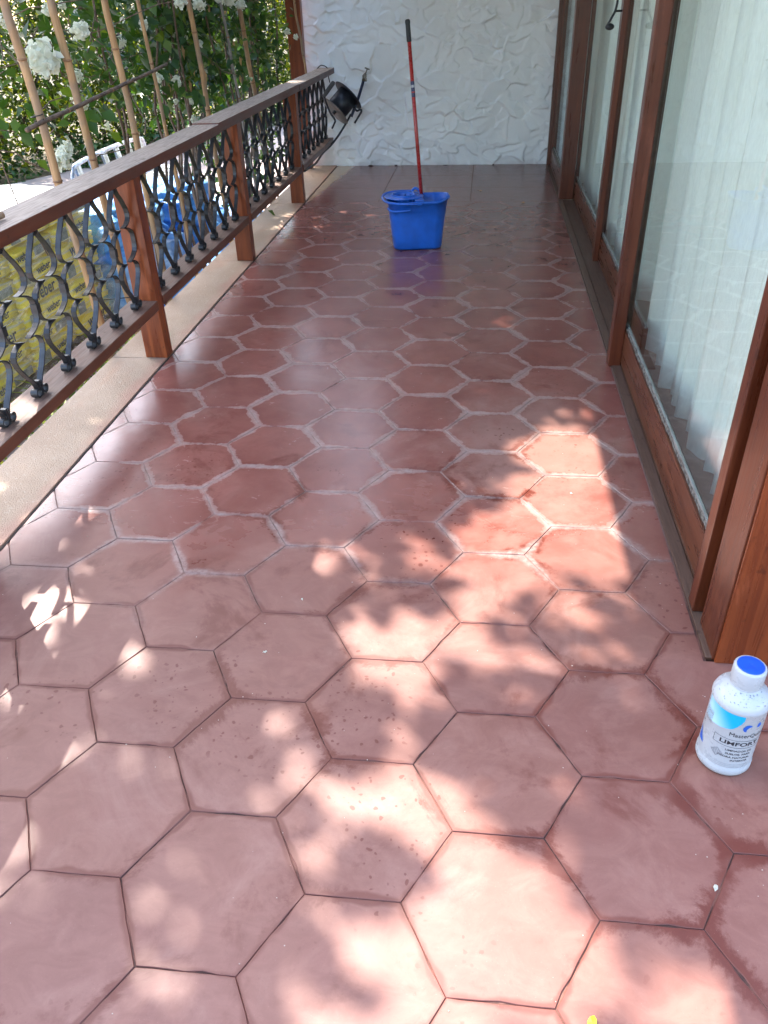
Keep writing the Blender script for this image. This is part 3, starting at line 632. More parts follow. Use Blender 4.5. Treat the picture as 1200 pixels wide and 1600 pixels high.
# roof post and pergola beam at the end of the railing
rp = thing('roof_post', (-1.235 * H, 5.78 * H, -0.5), 'orange brown timber roof post at the left end of the white wall', 'post')
MB().box(-1.285 * H, -1.19 * H, 5.74 * H, 5.80 * H, -0.5, ZR, 0.004).build('post_shaft', W_POST, rp)
MB().box(-1.265 * H, -1.20 * H, 2.2, 5.739 * H, 2.02, 2.12, 0.004).build('beam', W_BEAM, rp)

# ------------------------------------------------------------------ bamboo canes
def cane(name, a_, b_, r, lab, mat=None, nodes=5, group='bamboo canes behind the railing', seed=0):
    q = random.Random(seed); a_, b_ = Vector(a_), Vector(b_); t = thing(name, a_, lab, 'cane', group)
    P = [a_.lerp(b_, k / 16) + Vector((q.uniform(-.006, .006), q.uniform(-.006, .006), 0)) for k in range(17)]
    MB().tube(P, [r * (1.0 - 0.18 * k / 16) for k in range(17)], 10).build('stem', mat or BAMB, t)
    for k in range(nodes):
        f = (k + 0.5 + q.uniform(-.2, .2)) / nodes; i = min(int(f * 16), 15); g = f * 16 - i; c = P[i].lerp(P[i + 1], g); d = (b_ - a_).normalized()
        rr = r * (1 - 0.18 * f)
        MB().tube([c - d * .005, c - d * .002, c + d * .002, c + d * .005], [rr * .98, rr * 1.16, rr * 1.16, rr * .98], 10).build('node', BAMBN, t)
    return t
def ext(x, y0, z0, y1, z1, zb=-0.5, zt=2.5):   # line through two (y,z) points continued to zb..zt (units of H)
    k = (y1 - y0) / (z1 - z0); return (x * H, (y0 + k * (zb / H - z0)) * H, zb), (x * H, (y0 + k * (zt / H - z0)) * H, zt)
canes = [(-1.25, 2.392, .055, 2.277, 1.016, .019, 'leftmost bamboo cane rising behind the railing, tied to it low down'),
         (-1.25, 2.640, .055, 2.542, 1.014, .019, 'second bamboo cane from the left, beside the big white flower head'),
         (-1.25, 2.975, .222, 2.921, 1.011, .018, 'third bamboo cane from the left, with black wire ties'),
         (-1.26, 3.33, .30, 3.226, .98, .011, 'thin brown bamboo cane, fourth from the left'),
         (-1.25, 3.86, .30, 3.784, .843, .017, 'split bamboo cane amid the leaves left of the handrail step'),
         (-1.25, 4.75, .30, 4.541, .953, .018, 'bamboo cane behind the leaves nearest the far end of the railing')]
for i, c in enumerate(canes):
    A, B = ext(c[0], c[1], c[2], c[3], c[4]); cane('bamboo_cane', A, B, c[5], c[6], nodes=8, seed=i)
A, B = ext(-1.24, 4.33, .50, 4.22, .88); cane('grey_cane', A, B, .010, 'slim grey cane between two bamboo canes in the leaves', CANEG, 6, seed=20)
cane('bamboo_cane', (-1.175 * H, 5.72 * H, .80), (-1.28 * H, 5.66 * H, 2.3), .010, 'thin bamboo cane leaning against the orange roof post', nodes=4, seed=21)
cane('bamboo_cane', (-1.235 * H, 2.20 * H, .722 * H), (-1.235 * H, 3.35 * H, .80 * H), .009, 'level brown cane tied across the upright bamboo canes', BARK, 3, seed=22)
cane('bamboo_cane', (-1.045 * H, 1.40 * H, .876), (-1.035 * H, 1.655 * H, .875), .0125, 'cut bamboo offcut lying on the handrail at the left edge', nodes=1, group=None, seed=23)
# wire ties
b = MB()
for (y, z, rr) in ((2.965, .80, .022), (2.96, .86, .023), (2.945, .90, .022), (2.303, .735, .023), (2.58, .765, .023), (2.39, .19, .022), (3.85, .42, .02), (3.84, .55, .02)):
    cx, cyy, cz = -1.25 * H, y * H, z * H
    b.tube([(cx + rr * math.cos(t * .7), cyy + rr * math.sin(t * .7), cz + .002 * t) for t in range(12)], .0022, 5)
b.tube([(-1.25 * H + .02, 2.39 * H, .19 * H), (-1.12 * H, 2.38 * H, .205 * H)], .0022, 5)
tag(b.build('wire_tie', IRONB), 'black wire ties wound round the bamboo canes', 'wire', kind='stuff')

# ------------------------------------------------------------------ foliage generators
def leaves(P, size, ratio=0.62, seed=0, fold=0.35, up=0.3, droop=None):
    """ovate folded leaves (6 verts, 4 tris) at points P -> V, F(tri), tone"""
    q = np.random.default_rng(seed); n = len(P); sz = size * q.uniform(0.6, 1.35, n)
    nrm = q.normal(0, 1, (n, 3)); nrm[:, 2] = np.abs(nrm[:, 2]) + up; nrm /= np.linalg.norm(nrm, axis=1)[:, None]
    d = q.normal(0, 1, (n, 3))
    if droop is not None: d += np.array([0, 0, -droop])
    d -= nrm * (d * nrm).sum(1)[:, None]; d /= np.linalg.norm(d, axis=1)[:, None]; sd_ = np.cross(nrm, d)
    L = sz[:, None]; Wd = (sz * ratio / 2)[:, None]
    pts = [P, P + d * L * .38 + sd_ * Wd + nrm * Wd * fold, P + d * L * .38 - sd_ * Wd + nrm * Wd * fold, P + d * L * .42, P + d * L - nrm * L * .10]
    V = np.stack(pts, 1).reshape(-1, 3); k = np.arange(n)[:, None] * 5
    F = np.concatenate([k + [0, 3, 1], k + [0, 2, 3], k + [1, 3, 4], k + [3, 2, 4]], 0)
    return V, F, np.repeat(q.random(n), 5)

# hedge at the back of the garden
q = np.random.default_rng(4)
A0, A1 = np.array([-9.6, 3.0]), np.array([-1.9, 19.0]); dv = (A1 - A0) / np.linalg.norm(A1 - A0); nv = np.array([-dv[1], dv[0]])
def hedge_pts(n, lo, hi, dmin, dmax, seed, clump=0.45, zb=-0.45):
    q = np.random.default_rng(seed); m_ = n // 28
    cu, cd_, cz = q.random(m_) * np.linalg.norm(A1 - A0), q.uniform(dmin, dmax, m_), q.uniform(lo, hi, m_)
    idx = q.integers(0, m_, n); g = q.normal(0, 1, (n, 3)) * clump * 0.5
    U, D, Zz = cu[idx] + g[:, 0], cd_[idx] + g[:, 1] * .8, np.maximum(zb, cz[idx] + g[:, 2] * .8)
    return np.stack([A0[0] + dv[0] * U + nv[0] * D, A0[1] + dv[1] * U + nv[1] * D, Zz], 1)
hedge = thing('hedge', (-5.8, 11, -0.5), 'tall dense green hedge behind the paved garden, sunlit through', 'hedge')
P = np.concatenate([hedge_pts(95000, -0.3, 2.8, 0.35, 2.4, 1, 0.5), hedge_pts(24000, -0.4, 2.7, 0.1, 0.9, 2, 0.35)])
V, F, T = leaves(P, 0.082, seed=3); o = big('foliage', V - np.array([-5.8, 11, -0.5]), F, L_HEDGE, hedge, attr=T); o['kind'] = 'stuff'
b = MB(); rq = random.Random(3)
for k in range(46):
    u = rq.uniform(1, 17); d = rq.uniform(0.6, 1.8); x, y = A0[0] + dv[0] * u + nv[0] * d, A0[1] + dv[1] * u + nv[1] * d
    p = Vector((x, y, -0.5)); pts = [p]
    for i in range(6): p = p + Vector((rq.uniform(-.22, .22), rq.uniform(-.22, .22), rq.uniform(.3, .5))); pts.append(p)
    b.tube(pts, [0.035 - 0.004 * i for i in range(7)], 5, False)
o = b.build('branch', BARK, hedge); o['kind'] = 'stuff'
# low ivy bed in front of the hedge
P = hedge_pts(9000, -0.48, -0.30, -0.15, 0.75, 7, 0.22, -0.49); V, F, T = leaves(P, 0.075, 0.9, 8, up=1.2)
tag(big('ivy_bed', V, F, L_IVY, attr=T), 'low dark ivy covering the ground before the hedge', 'ivy', kind='stuff')

# bougainvillea on the canes
boug = thing('bougainvillea', (-1.3 * H, 4.2 * H, -0.5), 'white flowering bougainvillea climbing the bamboo canes behind the railing', 'shrub')
BO = np.array([-1.3 * H, 4.2 * H, -0.5])
def bp_(n, y0, y1, z0, z1, x0, x1, seed, clump=.09, per=12):
    q = np.random.default_rng(seed); m_ = max(1, n // per); c = np.stack([q.uniform(x0, x1, m_), q.uniform(y0, y1, m_), q.uniform(z0, z1, m_)], 1)
    return c[q.integers(0, m_, n)] + q.normal(0, clump, (n, 3))
P = np.concatenate([bp_(5200, 3.6 * H, 5.6 * H, 0.95, 2.5, -2.25, -1.84, 1), bp_(2600, 4.1 * H, 5.7 * H, 0.80, 1.7, -2.35, -1.90, 2),
                    bp_(500, 4.3 * H, 5.6 * H, -0.1, 0.9, -2.3, -1.85, 3, .1), bp_(1500, 2.4 * H, 3.7 * H, 1.35, 2.5, -2.2, -1.86, 4, .1),
                    bp_(520, 2.5 * H, 3.9 * H, 0.95, 1.4, -2.3, -1.86, 5, .08), bp_(1500, 2.6 * H, 5.8 * H, 2.2, 2.95, -2.3, -1.7, 6, .12), bp_(40, 1.7 * H, 2.4 * H, 1.15, 1.6, -2.2, -1.9, 9, .06)])
FLK = [(-1.31, 5.93, .030, .05), (-1.25, 6.02, .018, .04), (-1.02, 6.17, .060, .05), (-0.95, 6.05, .030, .04), (-0.90, 6.20, .025, .05), (-0.80, 6.12, .045, .05), (-0.82, 5.98, .030, .04), (-1.12, 6.22, .035, .05), (-1.36, 6.08, .025, .05), (-1.18, 5.78, .030, .04), (-1.33, 5.68, .04, .06), (-1.52, 5.75, .08, .12), (-1.50, 6.2, .06, .15), (-0.78, 6.35, .03, .04)]
Lg = P - np.array([SUN.x, SUN.y, 1.0]) * P[:, 2:3]; kp = np.ones(len(P), bool)
for (cx, cy_, rx, ry) in FLK: kp &= (((Lg[:, 0] - cx) / (rx + .03)) ** 2 + ((Lg[:, 1] - cy_) / (ry + .03)) ** 2) > 1
P = P[kp]
V, F, T = leaves(P, 0.072, 0.68, 5, up=0.2, droop=0.9); o = big('leaf_cover', V - BO, F, L_BOUG, boug, attr=T); o['kind'] = 'stuff'
b = MB(); rq = random.Random(5)
for k in range(30):
    p = Vector((rq.uniform(-2.2, -1.84), rq.uniform(3.3 * H, 5.7 * H), -0.5)); pts = [p]
    for i in range(9): p = p + Vector((rq.uniform(-.05, .05), rq.uniform(-.12, .12), .34)); pts.append(p)
    b.tube(spline(pts, 3), [0.013 * (1 - i / 32) for i in range(28)], 5, False)
for k in range(170):
    p = Vector((rq.uniform(-2.3, -1.80), rq.uniform(2.3 * H, 5.7 * H), rq.uniform(.7, 2.4))); pts = [p]; d = Vector((rq.gauss(0, .5), rq.gauss(0, 1), rq.gauss(-.1, .7))).normalized() * .08
    for i in range(rq.randint(3, 7)): p = p + d + Vector((rq.gauss(0, .02), rq.gauss(0, .02), rq.gauss(0, .02))); pts.append(p)
    b.tube(pts, 0.0028, 4, False)
o = b.build('twig', BARK, boug); o['kind'] = 'stuff'
def cluster(seed, n, rad, ps):
    q = random.Random(seed); b = MB()
    for k in range(n):
        d = Vector((q.gauss(0, 1), q.gauss(0, 1), q.gauss(0, 1) * .8 + .2)).normalized(); c = d * rad * q.uniform(.35, 1.0)
        for j in range(3):
            n0 = (d + Vector((q.gauss(0, .45), q.gauss(0, .45), q.gauss(0, .45)))).normalized(); t = n0.orthogonal().normalized(); t = (Matrix.Rotation(q.uniform(0, 6.28), 3, n0) @ t); s_ = n0.cross(t)
            L = ps * q.uniform(.75, 1.2)
            b.add([c, c + t * L * .3 + s_ * L * .38 + n0 * L * .16, c + t * L * .3 - s_ * L * .38 + n0 * L * .16, c + t * L * .75 + s_ * L * .30 + n0 * L * .14, c + t * L * .75 - s_ * L * .30 + n0 * L * .14, c + t * L - n0 * L * .02, c + t * L * .5 + n0 * L * .04], [(0, 1, 6), (0, 6, 2), (1, 3, 6), (2, 6, 4), (3, 5, 6), (4, 6, 5)])
    return b
protoF = [cluster(k, 46, .066, .040).build('flower_cluster', BRACT, boug, world=False) for k in range(3)]
sp = [(-1.30, 2.50, .875, 1.05), (-1.27, 2.43, .61, .85), (-1.30, 2.52, .62, .7), (-1.30, 2.80, .93, .8), (-1.35, 2.72, .99, .6), (-1.30, 2.35, .97, .55), (-1.4, 2.9, .80, .6), (-1.35, 3.2, .88, .7), (-1.3, 3.35, .93, .5),
      (-1.2, 3.50, 1.0, .7), (-1.2, 3.75, .99, .75), (-1.18, 3.98, 1.01, .6), (-1.2, 4.2, 1.0, .8), (-1.19, 4.35, .98, .65), (-1.3, 3.6, .72, .6), (-1.35, 3.9, .62, .5), (-1.3, 3.4, .75, .5), (-1.5, 3.1, .70, .8), (-1.22, 5.45, .83, .5), (-1.18, 5.5, .80, .45),
      (-1.30, 3.05, .50, .5), (-1.26, 4.8, .30, .5), (-1.3, 3.75, .56, .45)]
for k in range(30): sp.append((rq.uniform(-1.6, -1.3), rq.uniform(2.5, 5.2), rq.uniform(.62, 1.5), rq.uniform(.22, .42)))
for k, (x, y, z, sc_) in enumerate(sp):
    o = protoF[k] if k < 3 else protoF[k % 3].copy()
    if k >= 3: COL.objects.link(o); o.parent = boug
    o.location = Vector((x * H, y * H, z * H)) - boug.location; o.scale = (sc_ * (1 if k == 0 else .72),) * 3; o.rotation_euler = (rq.uniform(0, 6), rq.uniform(0, 6), rq.uniform(0, 6))
b = MB()
for k in range(26):
    c = Vector((rq.uniform(-2.0, -1.85), rq.uniform(3.7 * H, 5.3 * H), rq.uniform(.85, 1.4)))
    b.add([c, c + Vector((.01, .018, -.03)), c + Vector((0, -.014, -.035)), c + Vector((.004, .002, -.085))], [(0, 1, 3), (0, 3, 2)])
o = b.build('dry_leaf', DRY, boug); o['kind'] = 'stuff'
# strappy plants just outside the kerb
b = MB(); VV = []; 
def tuft(c, n, L, seed, lab):
    q = random.Random(seed); vs = []; fs = []; tn = []
    for k in range(n):
        a_ = q.uniform(0, 6.28); l = L * q.uniform(.6, 1.1); wd = q.uniform(.009, .016); d = Vector((math.cos(a_), math.sin(a_), 0)); sd2 = Vector((-d.y, d.x, 0)); tt = q.random()
        for i in range(5):
            f = i / 4; p = Vector(c) + d * l * .75 * f ** 1.4 + Vector((0, 0, l * (1.15 * f - .62 * f * f))); ww = wd * (1 - f ** 2 * .95)
            vs += [p + sd2 * ww, p - sd2 * ww]; tn += [tt, tt]
        o = len(vs) - 10; fs += [(o + 2 * i, o + 2 * i + 1, o + 2 * i + 3, o + 2 * i + 2) for i in range(4)]
    o = big('strappy_plant', np.array([tuple(v) for v in vs]) - np.array(c), np.array(fs), L_GRASS, attr=np.array(tn)); o.location = c; tag(o, lab, 'plant', 'strappy plants along the kerb')
for k, (y, z) in enumerate(((1.25, .30), (1.75, .30), (2.35, .33), (2.72, .32), (3.08, .38), (3.42, .42), (3.75, .44), (4.12, .44), (4.6, .34))):
    tuft((-1.98 + 0.05 * math.sin(k * 2.1), y, -0.5), 46, z + .12, k, 'yellow green strappy plant below the kerb, ' + ['nearest the camera', 'second from the near end', 'left of the second baluster bay', 'left of the nearest visible post', 'between the wrapped sacks and the nearest post', 'beyond the nearest post', 'in front of the pale blue bag', 'by the flat blue bag', 'farthest from the camera'][k])

# ------------------------------------------------------------------ shade tree over the garden side (out of frame, leaves culled to shape the sun dapples)
PATCH = [(0.34, 2.55, 0.24, 0.34), (0.30, 2.15, 0.28, 0.40), (0.33, 1.85, 0.26, 0.30), (0.10, 2.15, 0.15, 0.14), (0.15, 1.45, 0.16, 0.10), (-0.02, 0.62, 0.10, 0.07), (0.22, 1.15, 0.06, 0.10), (-0.30, 0.85, 0.06, 0.10), (-0.33, 0.60, 0.09, 0.06), (0.31, 1.60, 0.27, 0.20), (0.10, 1.76, 0.18, 0.14), (-0.2, 1.52, 0.17, 0.14), (-0.13, 1.34, 0.11, 0.13), (-0.12, 1.18, 0.065, 0.13), (-0.21, 1.05, 0.07, 0.07),
         (-0.06, 0.98, 0.10, 0.06), (0.10, 0.80, 0.19, 0.19), (0.04, 1.05, 0.12, 0.055), (-0.12, 0.72, 0.075, 0.09), (0.38, 0.66, 0.20, 0.10), (-0.15, 0.56, 0.08, 0.05), (-1.006, 1.178, 0.13, 0.10), (-1.175, 1.511, 0.16, 0.22),
         (-0.74, 1.07, 0.14, 0.04), (-0.918, 0.921, 0.06, 0.06), (-0.455, 1.23, 0.06, 0.05), (0.14, 3.9, 0.09, 0.08), (0.02, 1.45, 0.05, 0.20), (-1.355, 1.9, .12, .25), (-1.2, 6.0, .38, .45)]
HALF = [(-1.60, 2.2, .20, 1.0), (-1.60, 1.0, .2, 1.0), (-1.58, 2.0, .12, .35), (0.12, 1.25, 0.34, 0.32), (-0.75, 1.20, 0.42, 0.28), (-0.75, 0.8, 0.3, 0.12), (0.05, 2.5, 0.22, 0.35), (-0.35, 0.68, 0.25, 0.22), (-0.35, 1.75, 0.25, 0.3), (0.0, 0.5, 0.5, 0.12), (-0.35, 1.0, 0.3, 0.3), (0.05, 3.0, 0.2, 0.25), (-0.1, 2.1, 0.2, 0.3)]
FLECK = [(-1.31, 5.93, .030, .05), (-1.25, 6.02, .018, .04), (-1.02, 6.17, .060, .05), (-0.95, 6.05, .030, .04), (-0.90, 6.20, .025, .05), (-0.80, 6.12, .045, .05), (-0.82, 5.98, .030, .04), (-1.12, 6.22, .035, .05), (-1.36, 6.08, .025, .05), (-1.18, 5.78, .030, .04), (-1.33, 5.68, .04, .06), (-1.52, 5.75, .08, .12), (-1.50, 6.2, .06, .15), (-1.27, 6.35, .02, .04), (-0.98, 5.86, .02, .03), (-0.78, 6.35, .03, .04)]
q = np.random.default_rng(21); n = 52000
lx = q.uniform(-1.75, 0.75, n); ly = q.uniform(-1.2, 8.0, n); hz = q.uniform(3.9, 6.2, n)
keep = np.ones(n, bool)
ra, rb = lx * .83 - ly * .56 + 60, lx * .56 + ly * .83 + 60
wob = 0.22 * vnoise(ra * 11, rb * 9, 61) + 0.16 * vnoise(ra * 23, rb * 19, 66) + 0.26 * vnoise(rb * 4.3, ra * 3.7, 62)
for (cx, cy_, rx, ry) in PATCH:
    d = np.sqrt(((lx - cx) / (rx * 1.16)) ** 2 + ((ly - cy_) / (ry * 1.16)) ** 2) + q.normal(0, .07, n) + wob
    keep &= ~(d < 1.0)
for (cx, cy_, rx, ry) in HALF:
    d = np.sqrt(((lx - cx) / rx) ** 2 + ((ly - cy_) / ry) ** 2) + q.normal(0, .15, n)
    keep &= ~((d < 1.0) & (vnoise(ra * 8, rb * 6, 63) + .6 * vnoise(ra * 19, rb * 17, 64) > 0.02) & (q.random(n) < .9))
qb = np.random.default_rng(5)
for k in range(13):
    x0, y0_ = qb.uniform(-.3, .5), qb.uniform(.5, 2.6); an = qb.uniform(0.6, 2.6); L_ = qb.uniform(.25, .6); w_ = qb.uniform(.008, .018)
    t_ = np.clip((lx - x0) * math.cos(an) + (ly - y0_) * math.sin(an), 0, L_); dd_ = np.hypot(lx - x0 - t_ * math.cos(an) - .03 * np.sin(t_ * 9), ly - y0_ - t_ * math.sin(an))
    keep |= (dd_ < w_) & ~((lx > 0.10) & (ly > 1.75))
lx, ly, hz = lx[keep], ly[keep], hz[keep]
P = np.stack([lx + SUN.x * hz, ly + SUN.y * hz, hz], 1)
tree = thing('unseen_shade_tree', (-5.6, 4.6, -0.5), 'leafy tree beside the terrace out of view, crown shaped to throw dappled shade', 'tree')
V, F, T = leaves(P, 0.112, 0.75, 22, up=1.2); o = big('unseen_crown', V - np.array([-5.6, 4.6, -0.5]), F, L_TREE, tree, attr=T); o['kind'] = 'stuff'
b = MB().tube(spline([(-5.6, 4.6, -.5), (-5.5, 4.7, .8), (-5.3, 4.9, 2.2), (-5.0, 5.2, 3.4), (-4.4, 5.6, 4.4)], 4), [.15 - .005 * i for i in range(17)], 10); b.build('unseen_trunk', BARK, tree)
for k in range(5):
    e = Vector((-3.6 + .3 * math.sin(k * 2), 2.6 + 1.5 * k, 5.0)); MB().tube(spline([(-5.15, 5.1, 2.9), Vector((-4.7, 5.0, 3.8)).lerp(e, .4), e], 4), [.06 - .005 * i for i in range(9)], 6).build('unseen_limb', BARK, tree)

# ------------------------------------------------------------------ cement sacks on a pallet, wrapped in film
def text_mesh(txt, size, mat_name, bold=0.0):
    c = bpy.data.curves.new('lettering', 'FONT'); c.body = txt; c.size = size; c.align_x = 'CENTER'; c.align_y = 'CENTER'; c.offset = bold; c.resolution_u = 3
    o = bpy.data.objects.new('lettering', c); COL.objects.link(o); dg = bpy.context.evaluated_depsgraph_get(); dg.update()
    me = bpy.data.meshes.new_from_object(o.evaluated_get(dg)); bpy.data.objects.remove(o); return me
def sack_mesh(lx, ly, lz, seed):
    q = random.Random(seed); bm = bmesh.new(); bmesh.ops.create_cube(bm, size=1); bmesh.ops.subdivide_edges(bm, edges=bm.edges[:], cuts=5, use_grid_fill=True)
    for v in bm.verts:
        x, y, z = v.co * 2; e = max(abs(x), abs(y)); z *= (1 - 0.30 * e ** 5); x *= 1 - .05 * abs(y) ** 4; y *= 1 - .04 * abs(x) ** 4
        v.co = Vector((x * lx / 2, y * ly / 2, (z * .5 + .5) * lz)) + Vector((q.gauss(0, .004), q.gauss(0, .004), q.gauss(0, .0035)))
    return MB().bm(bm, True)
PX0, PY0 = -1.80 * H, 2.10 * H        # front face x, near end y
pal = thing('pallet', (PX0 - .42, PY0 + 1.05, -0.5), 'wooden pallet under the stack of yellow cement sacks', 'pallet')
for k in range(6): MB().box(PX0 - .86, PX0 - .0, PY0 + .03 + k * .37, PY0 + .13 + k * .37, -.405, -.385).build('board', BARK, pal)
for k in range(3): MB().box(PX0 - .84 + k * .38, PX0 - .76 + k * .38, PY0 + .02, PY0 + 2.08, -.50, -.4055).build('runner', BARK, pal)
SL, SW, SHh = .52, .42, .112
sm_ = [sack_mesh(SW, SL - .006, SHh, k) for k in range(2)]
wt = text_mesh('weber', .062, 'p', .0012); wt2 = text_mesh('weber', .10, 'p', .002)
ordn = ['bottom', 'second', 'third', 'fourth', 'fifth', 'sixth', 'top']
colname = ['near end', 'second from the near end', 'third from the near end', 'far end by the blue bags']
proto = {}
def flat(me, mat, name, par, loc, rot):
    if not me.materials: me.materials.append(mat)
    o = bpy.data.objects.new(name, me); COL.objects.link(o); o.parent = par; o.location = loc; o.rotation_euler = rot; return o
rq = random.Random(8)
RX = Matrix(((0, 0, 1), (1, 0, 0), (0, 1, 0))).to_euler()      # glyph x -> +y, glyph y -> +z, facing +x
panG = bpy.data.meshes.new('print_panel'); panG.from_pydata([(-.10, -.024, 0), (.10, -.024, 0), (.10, .024, 0), (-.10, .024, 0)], [], [(0, 1, 2, 3)])
panS = bpy.data.meshes.new('print_panel'); panS.from_pydata([(-.05, -.034, 0), (.05, -.034, 0), (.05, .034, 0), (-.05, .034, 0)], [], [(0, 1, 2, 3)])
for L in range(7):
    for row in range(2):
        for c in range(4):
            y = PY0 + .26 + c * .525 + rq.uniform(-.012, .012); x = PX0 - .215 - row * .43 + rq.uniform(-.012, .008); z = -.383 + L * .1135
            key = rq.randint(0, 1)
            if key not in proto: proto[key] = sm_[key].build('cement_sack', SACKY, None); o = proto[key]
            else: o = proto[key].copy(); COL.objects.link(o)
            o.location = (x, y, z); o.rotation_euler = (0, 0, rq.uniform(-.02, .02))
            lv = ordn[L] if L < 7 else 'top'
            if row == 0: lab = 'yellow cement sack, front row, %s layer, %s' % (lv, colname[c])
            else: lab = 'yellow cement sack, back row, %s layer, %s' % (lv, colname[c])
            tag(o, lab, 'sack', 'cement sacks on the pallet')
            if row == 0:
                var = (L * 3 + c) % 4; xo = SW / 2 + .006
                if var in (0, 2): flat(panS, SACKG, 'print_panel', o, (xo, -.16, .058), RX); flat(wt, PRNT, 'lettering', o, (xo + .001, .06, .062), RX)
                if var == 1: flat(panG, SACKW if 0 else SACKG, 'print_panel', o, (xo, .10, .055), RX); flat(wt, PRNT, 'lettering', o, (xo + .001, -.12, .06), RX)
                if var == 3: flat(wt2, PRNT, 'lettering', o, (xo + .001, .0, .058), RX)
film = thing('stretch_film', (PX0 - .42, PY0 + 1.05, -.38), 'clear stretch film wrapped round the stack of yellow sacks', 'film')
def filmgrid(P00, P10, P01, nu, nv, amp, seed, mat, name, nrm):
    P00, P10, P01 = map(np.array, (P00, P10, P01)); u, v = np.meshgrid(np.linspace(0, 1, nu), np.linspace(0, 1, nv), indexing='ij')
    Pp = P00 + u[..., None] * (P10 - P00) + v[..., None] * (P01 - P00)
    Lu, Lv = np.linalg.norm(P10 - P00), np.linalg.norm(P01 - P00)
    d = vnoise(u * Lu * 5 + v * Lv * 4, v * Lv * 9 - u * Lu * 3, seed) * .7 + .3 * vnoise(u * Lu * 16, v * Lv * 16, seed + 1)
    Pp = Pp + np.array(nrm) * (amp * d)[..., None]
    i2, j2 = np.meshgrid(np.arange(nu - 1), np.arange(nv - 1), indexing='ij'); a0 = (i2 * nv + j2).ravel()
    return big(name, Pp.reshape(-1, 3) - np.array(film.location), np.stack([a0, a0 + nv, a0 + nv + 1, a0 + 1], 1), mat, film, smooth=True)
zt = -.383 + 7 * .1135 + .012
filmgrid((PX0 + .020, PY0 - .02, -.40), (PX0 + .020, PY0 + 2.13, -.40), (PX0 + .020, PY0 - .02, zt), 110, 45, .010, 31, FILM, 'side_film', (1, 0, 0))
filmgrid((PX0 + .03, PY0 - .03, zt + .01), (PX0 + .03, PY0 + 2.15, zt + .01), (PX0 - .90, PY0 - .03, zt + .01), 90, 50, .016, 35, FILMW, 'top_sheet', (0, 0, 1))

# ------------------------------------------------------------------ blue bags heaped beyond the sacks
def bag(c, r, seed, mat, lab):
    bm = bmesh.new(); bmesh.ops.create_icosphere(bm, subdivisions=5, radius=1); q = np.random.default_rng(seed)
    V = np.array([v.co[:] for v in bm.verts]); F = np.array([[v.index for v in f.verts] for f in bm.faces]); bm.free()
    k = q.normal(0, 1, (46, 3)); k /= np.linalg.norm(k, axis=1)[:, None]
    D = V @ k.T; h = np.zeros(len(V))
    for i in range(46):     # pinched ridges radiating like creased sheet
        h += np.abs(np.sin(D[:, i] * q.uniform(3, 9) + q.uniform(0, 6))) * q.uniform(.01, .05) * (1 if i % 2 else -1)
    h += .10 * (np.max(D, 1) - .9)
    S = np.sign(V) * np.abs(V) ** .72; S *= (1 + h)[:, None] * np.array(r); S[:, 2] = np.maximum(S[:, 2], -r[2] * .78)
    o = big('blue_bag', S, F, mat, smooth=True); o.location = c; o.rotation_euler = (0, 0, q.uniform(-.4, .4)); tag(o, lab, 'bag', 'blue bags piled in the garden')
bag((-2.52, 5.58, -.26), (.38, .48, .29), 1, TARPL, 'pale blue crumpled bag right behind the yellow sacks')
bag((-2.74, 5.52, .06), (.42, .46, .20), 2, TARP, 'bright blue crumpled bag on top of the pale bag by the sacks')
bag((-2.55, 6.50, -.28), (.42, .50, .24), 3, TARP, 'blue crumpled bag on the ground in the middle of the heap')
bag((-2.66, 6.45, .02), (.42, .50, .18), 4, TARP, 'rounded blue bag lying on the middle bag of the heap')
bag((-2.45, 7.35, -.32), (.42, .45, .19), 5, TARPL, 'low blue bag at the far end of the heap')
bag((-2.12, 5.75, -.37), (.22, .55, .15), 6, TARP, 'flat dark blue bag at the front of the heap under the kerb edge')
bag((-2.10, 6.80, -.38), (.22, .42, .14), 7, TARPL, 'pale flat bag at the front of the heap beneath the lower rail')

# white slatted garden bench
bn = thing('garden_bench', (-3.75, 7.9, -.5), 'white slatted garden bench with its back above the blue bags', 'bench')
bx, y0, y1 = -3.62, 7.02, 8.75
arc = [(bx - .02, y0 - .02, -.09), (bx, y0 - .02, .08), (bx, y0 + .04, .17), (bx, y0 + .14, .215), (bx, (y0 + y1) / 2, .235), (bx, y1 - .14, .215), (bx, y1, .15), (bx, y1 + .02, -.09)]
MB().tube(spline(arc, 5), .020, 8).build('back_frame', WCHAIR, bn)
for k in range(6):
    y = y0 + .13 + k * (y1 - y0 - .26) / 5; b = MB()
    P = [(bx + .005, -.09), (bx + .03, .02), (bx + .02, .12), (bx, .215)]
    vs = []; 
    for (x, z) in P: vs += [(x - .008, y - .06, z), (x + .008, y - .045, z), (x + .008, y + .045, z), (x - .008, y + .06, z)]
    fs = [(i * 4 + j, i * 4 + (j + 1) % 4, i * 4 + 4 + (j + 1) % 4, i * 4 + 4 + j) for i in range(3) for j in range(4)] + [(0, 1, 2, 3), (12, 15, 14, 13)]
    b.add(vs, fs).build('back_slat', WCHAIR, bn)
MB().box(bx + .0, bx + .45, y0, y1, -.09, -.06, .008).build('seat', WCHAIR, bn)
for (x, y) in ((bx + .02, y0 + .03), (bx + .02, y1 - .03), (bx + .42, y0 + .03), (bx + .42, y1 - .03)): MB().tube([(x, y, -.5), (x, y, -.091)], .018, 8).build('leg', WCHAIR, bn)

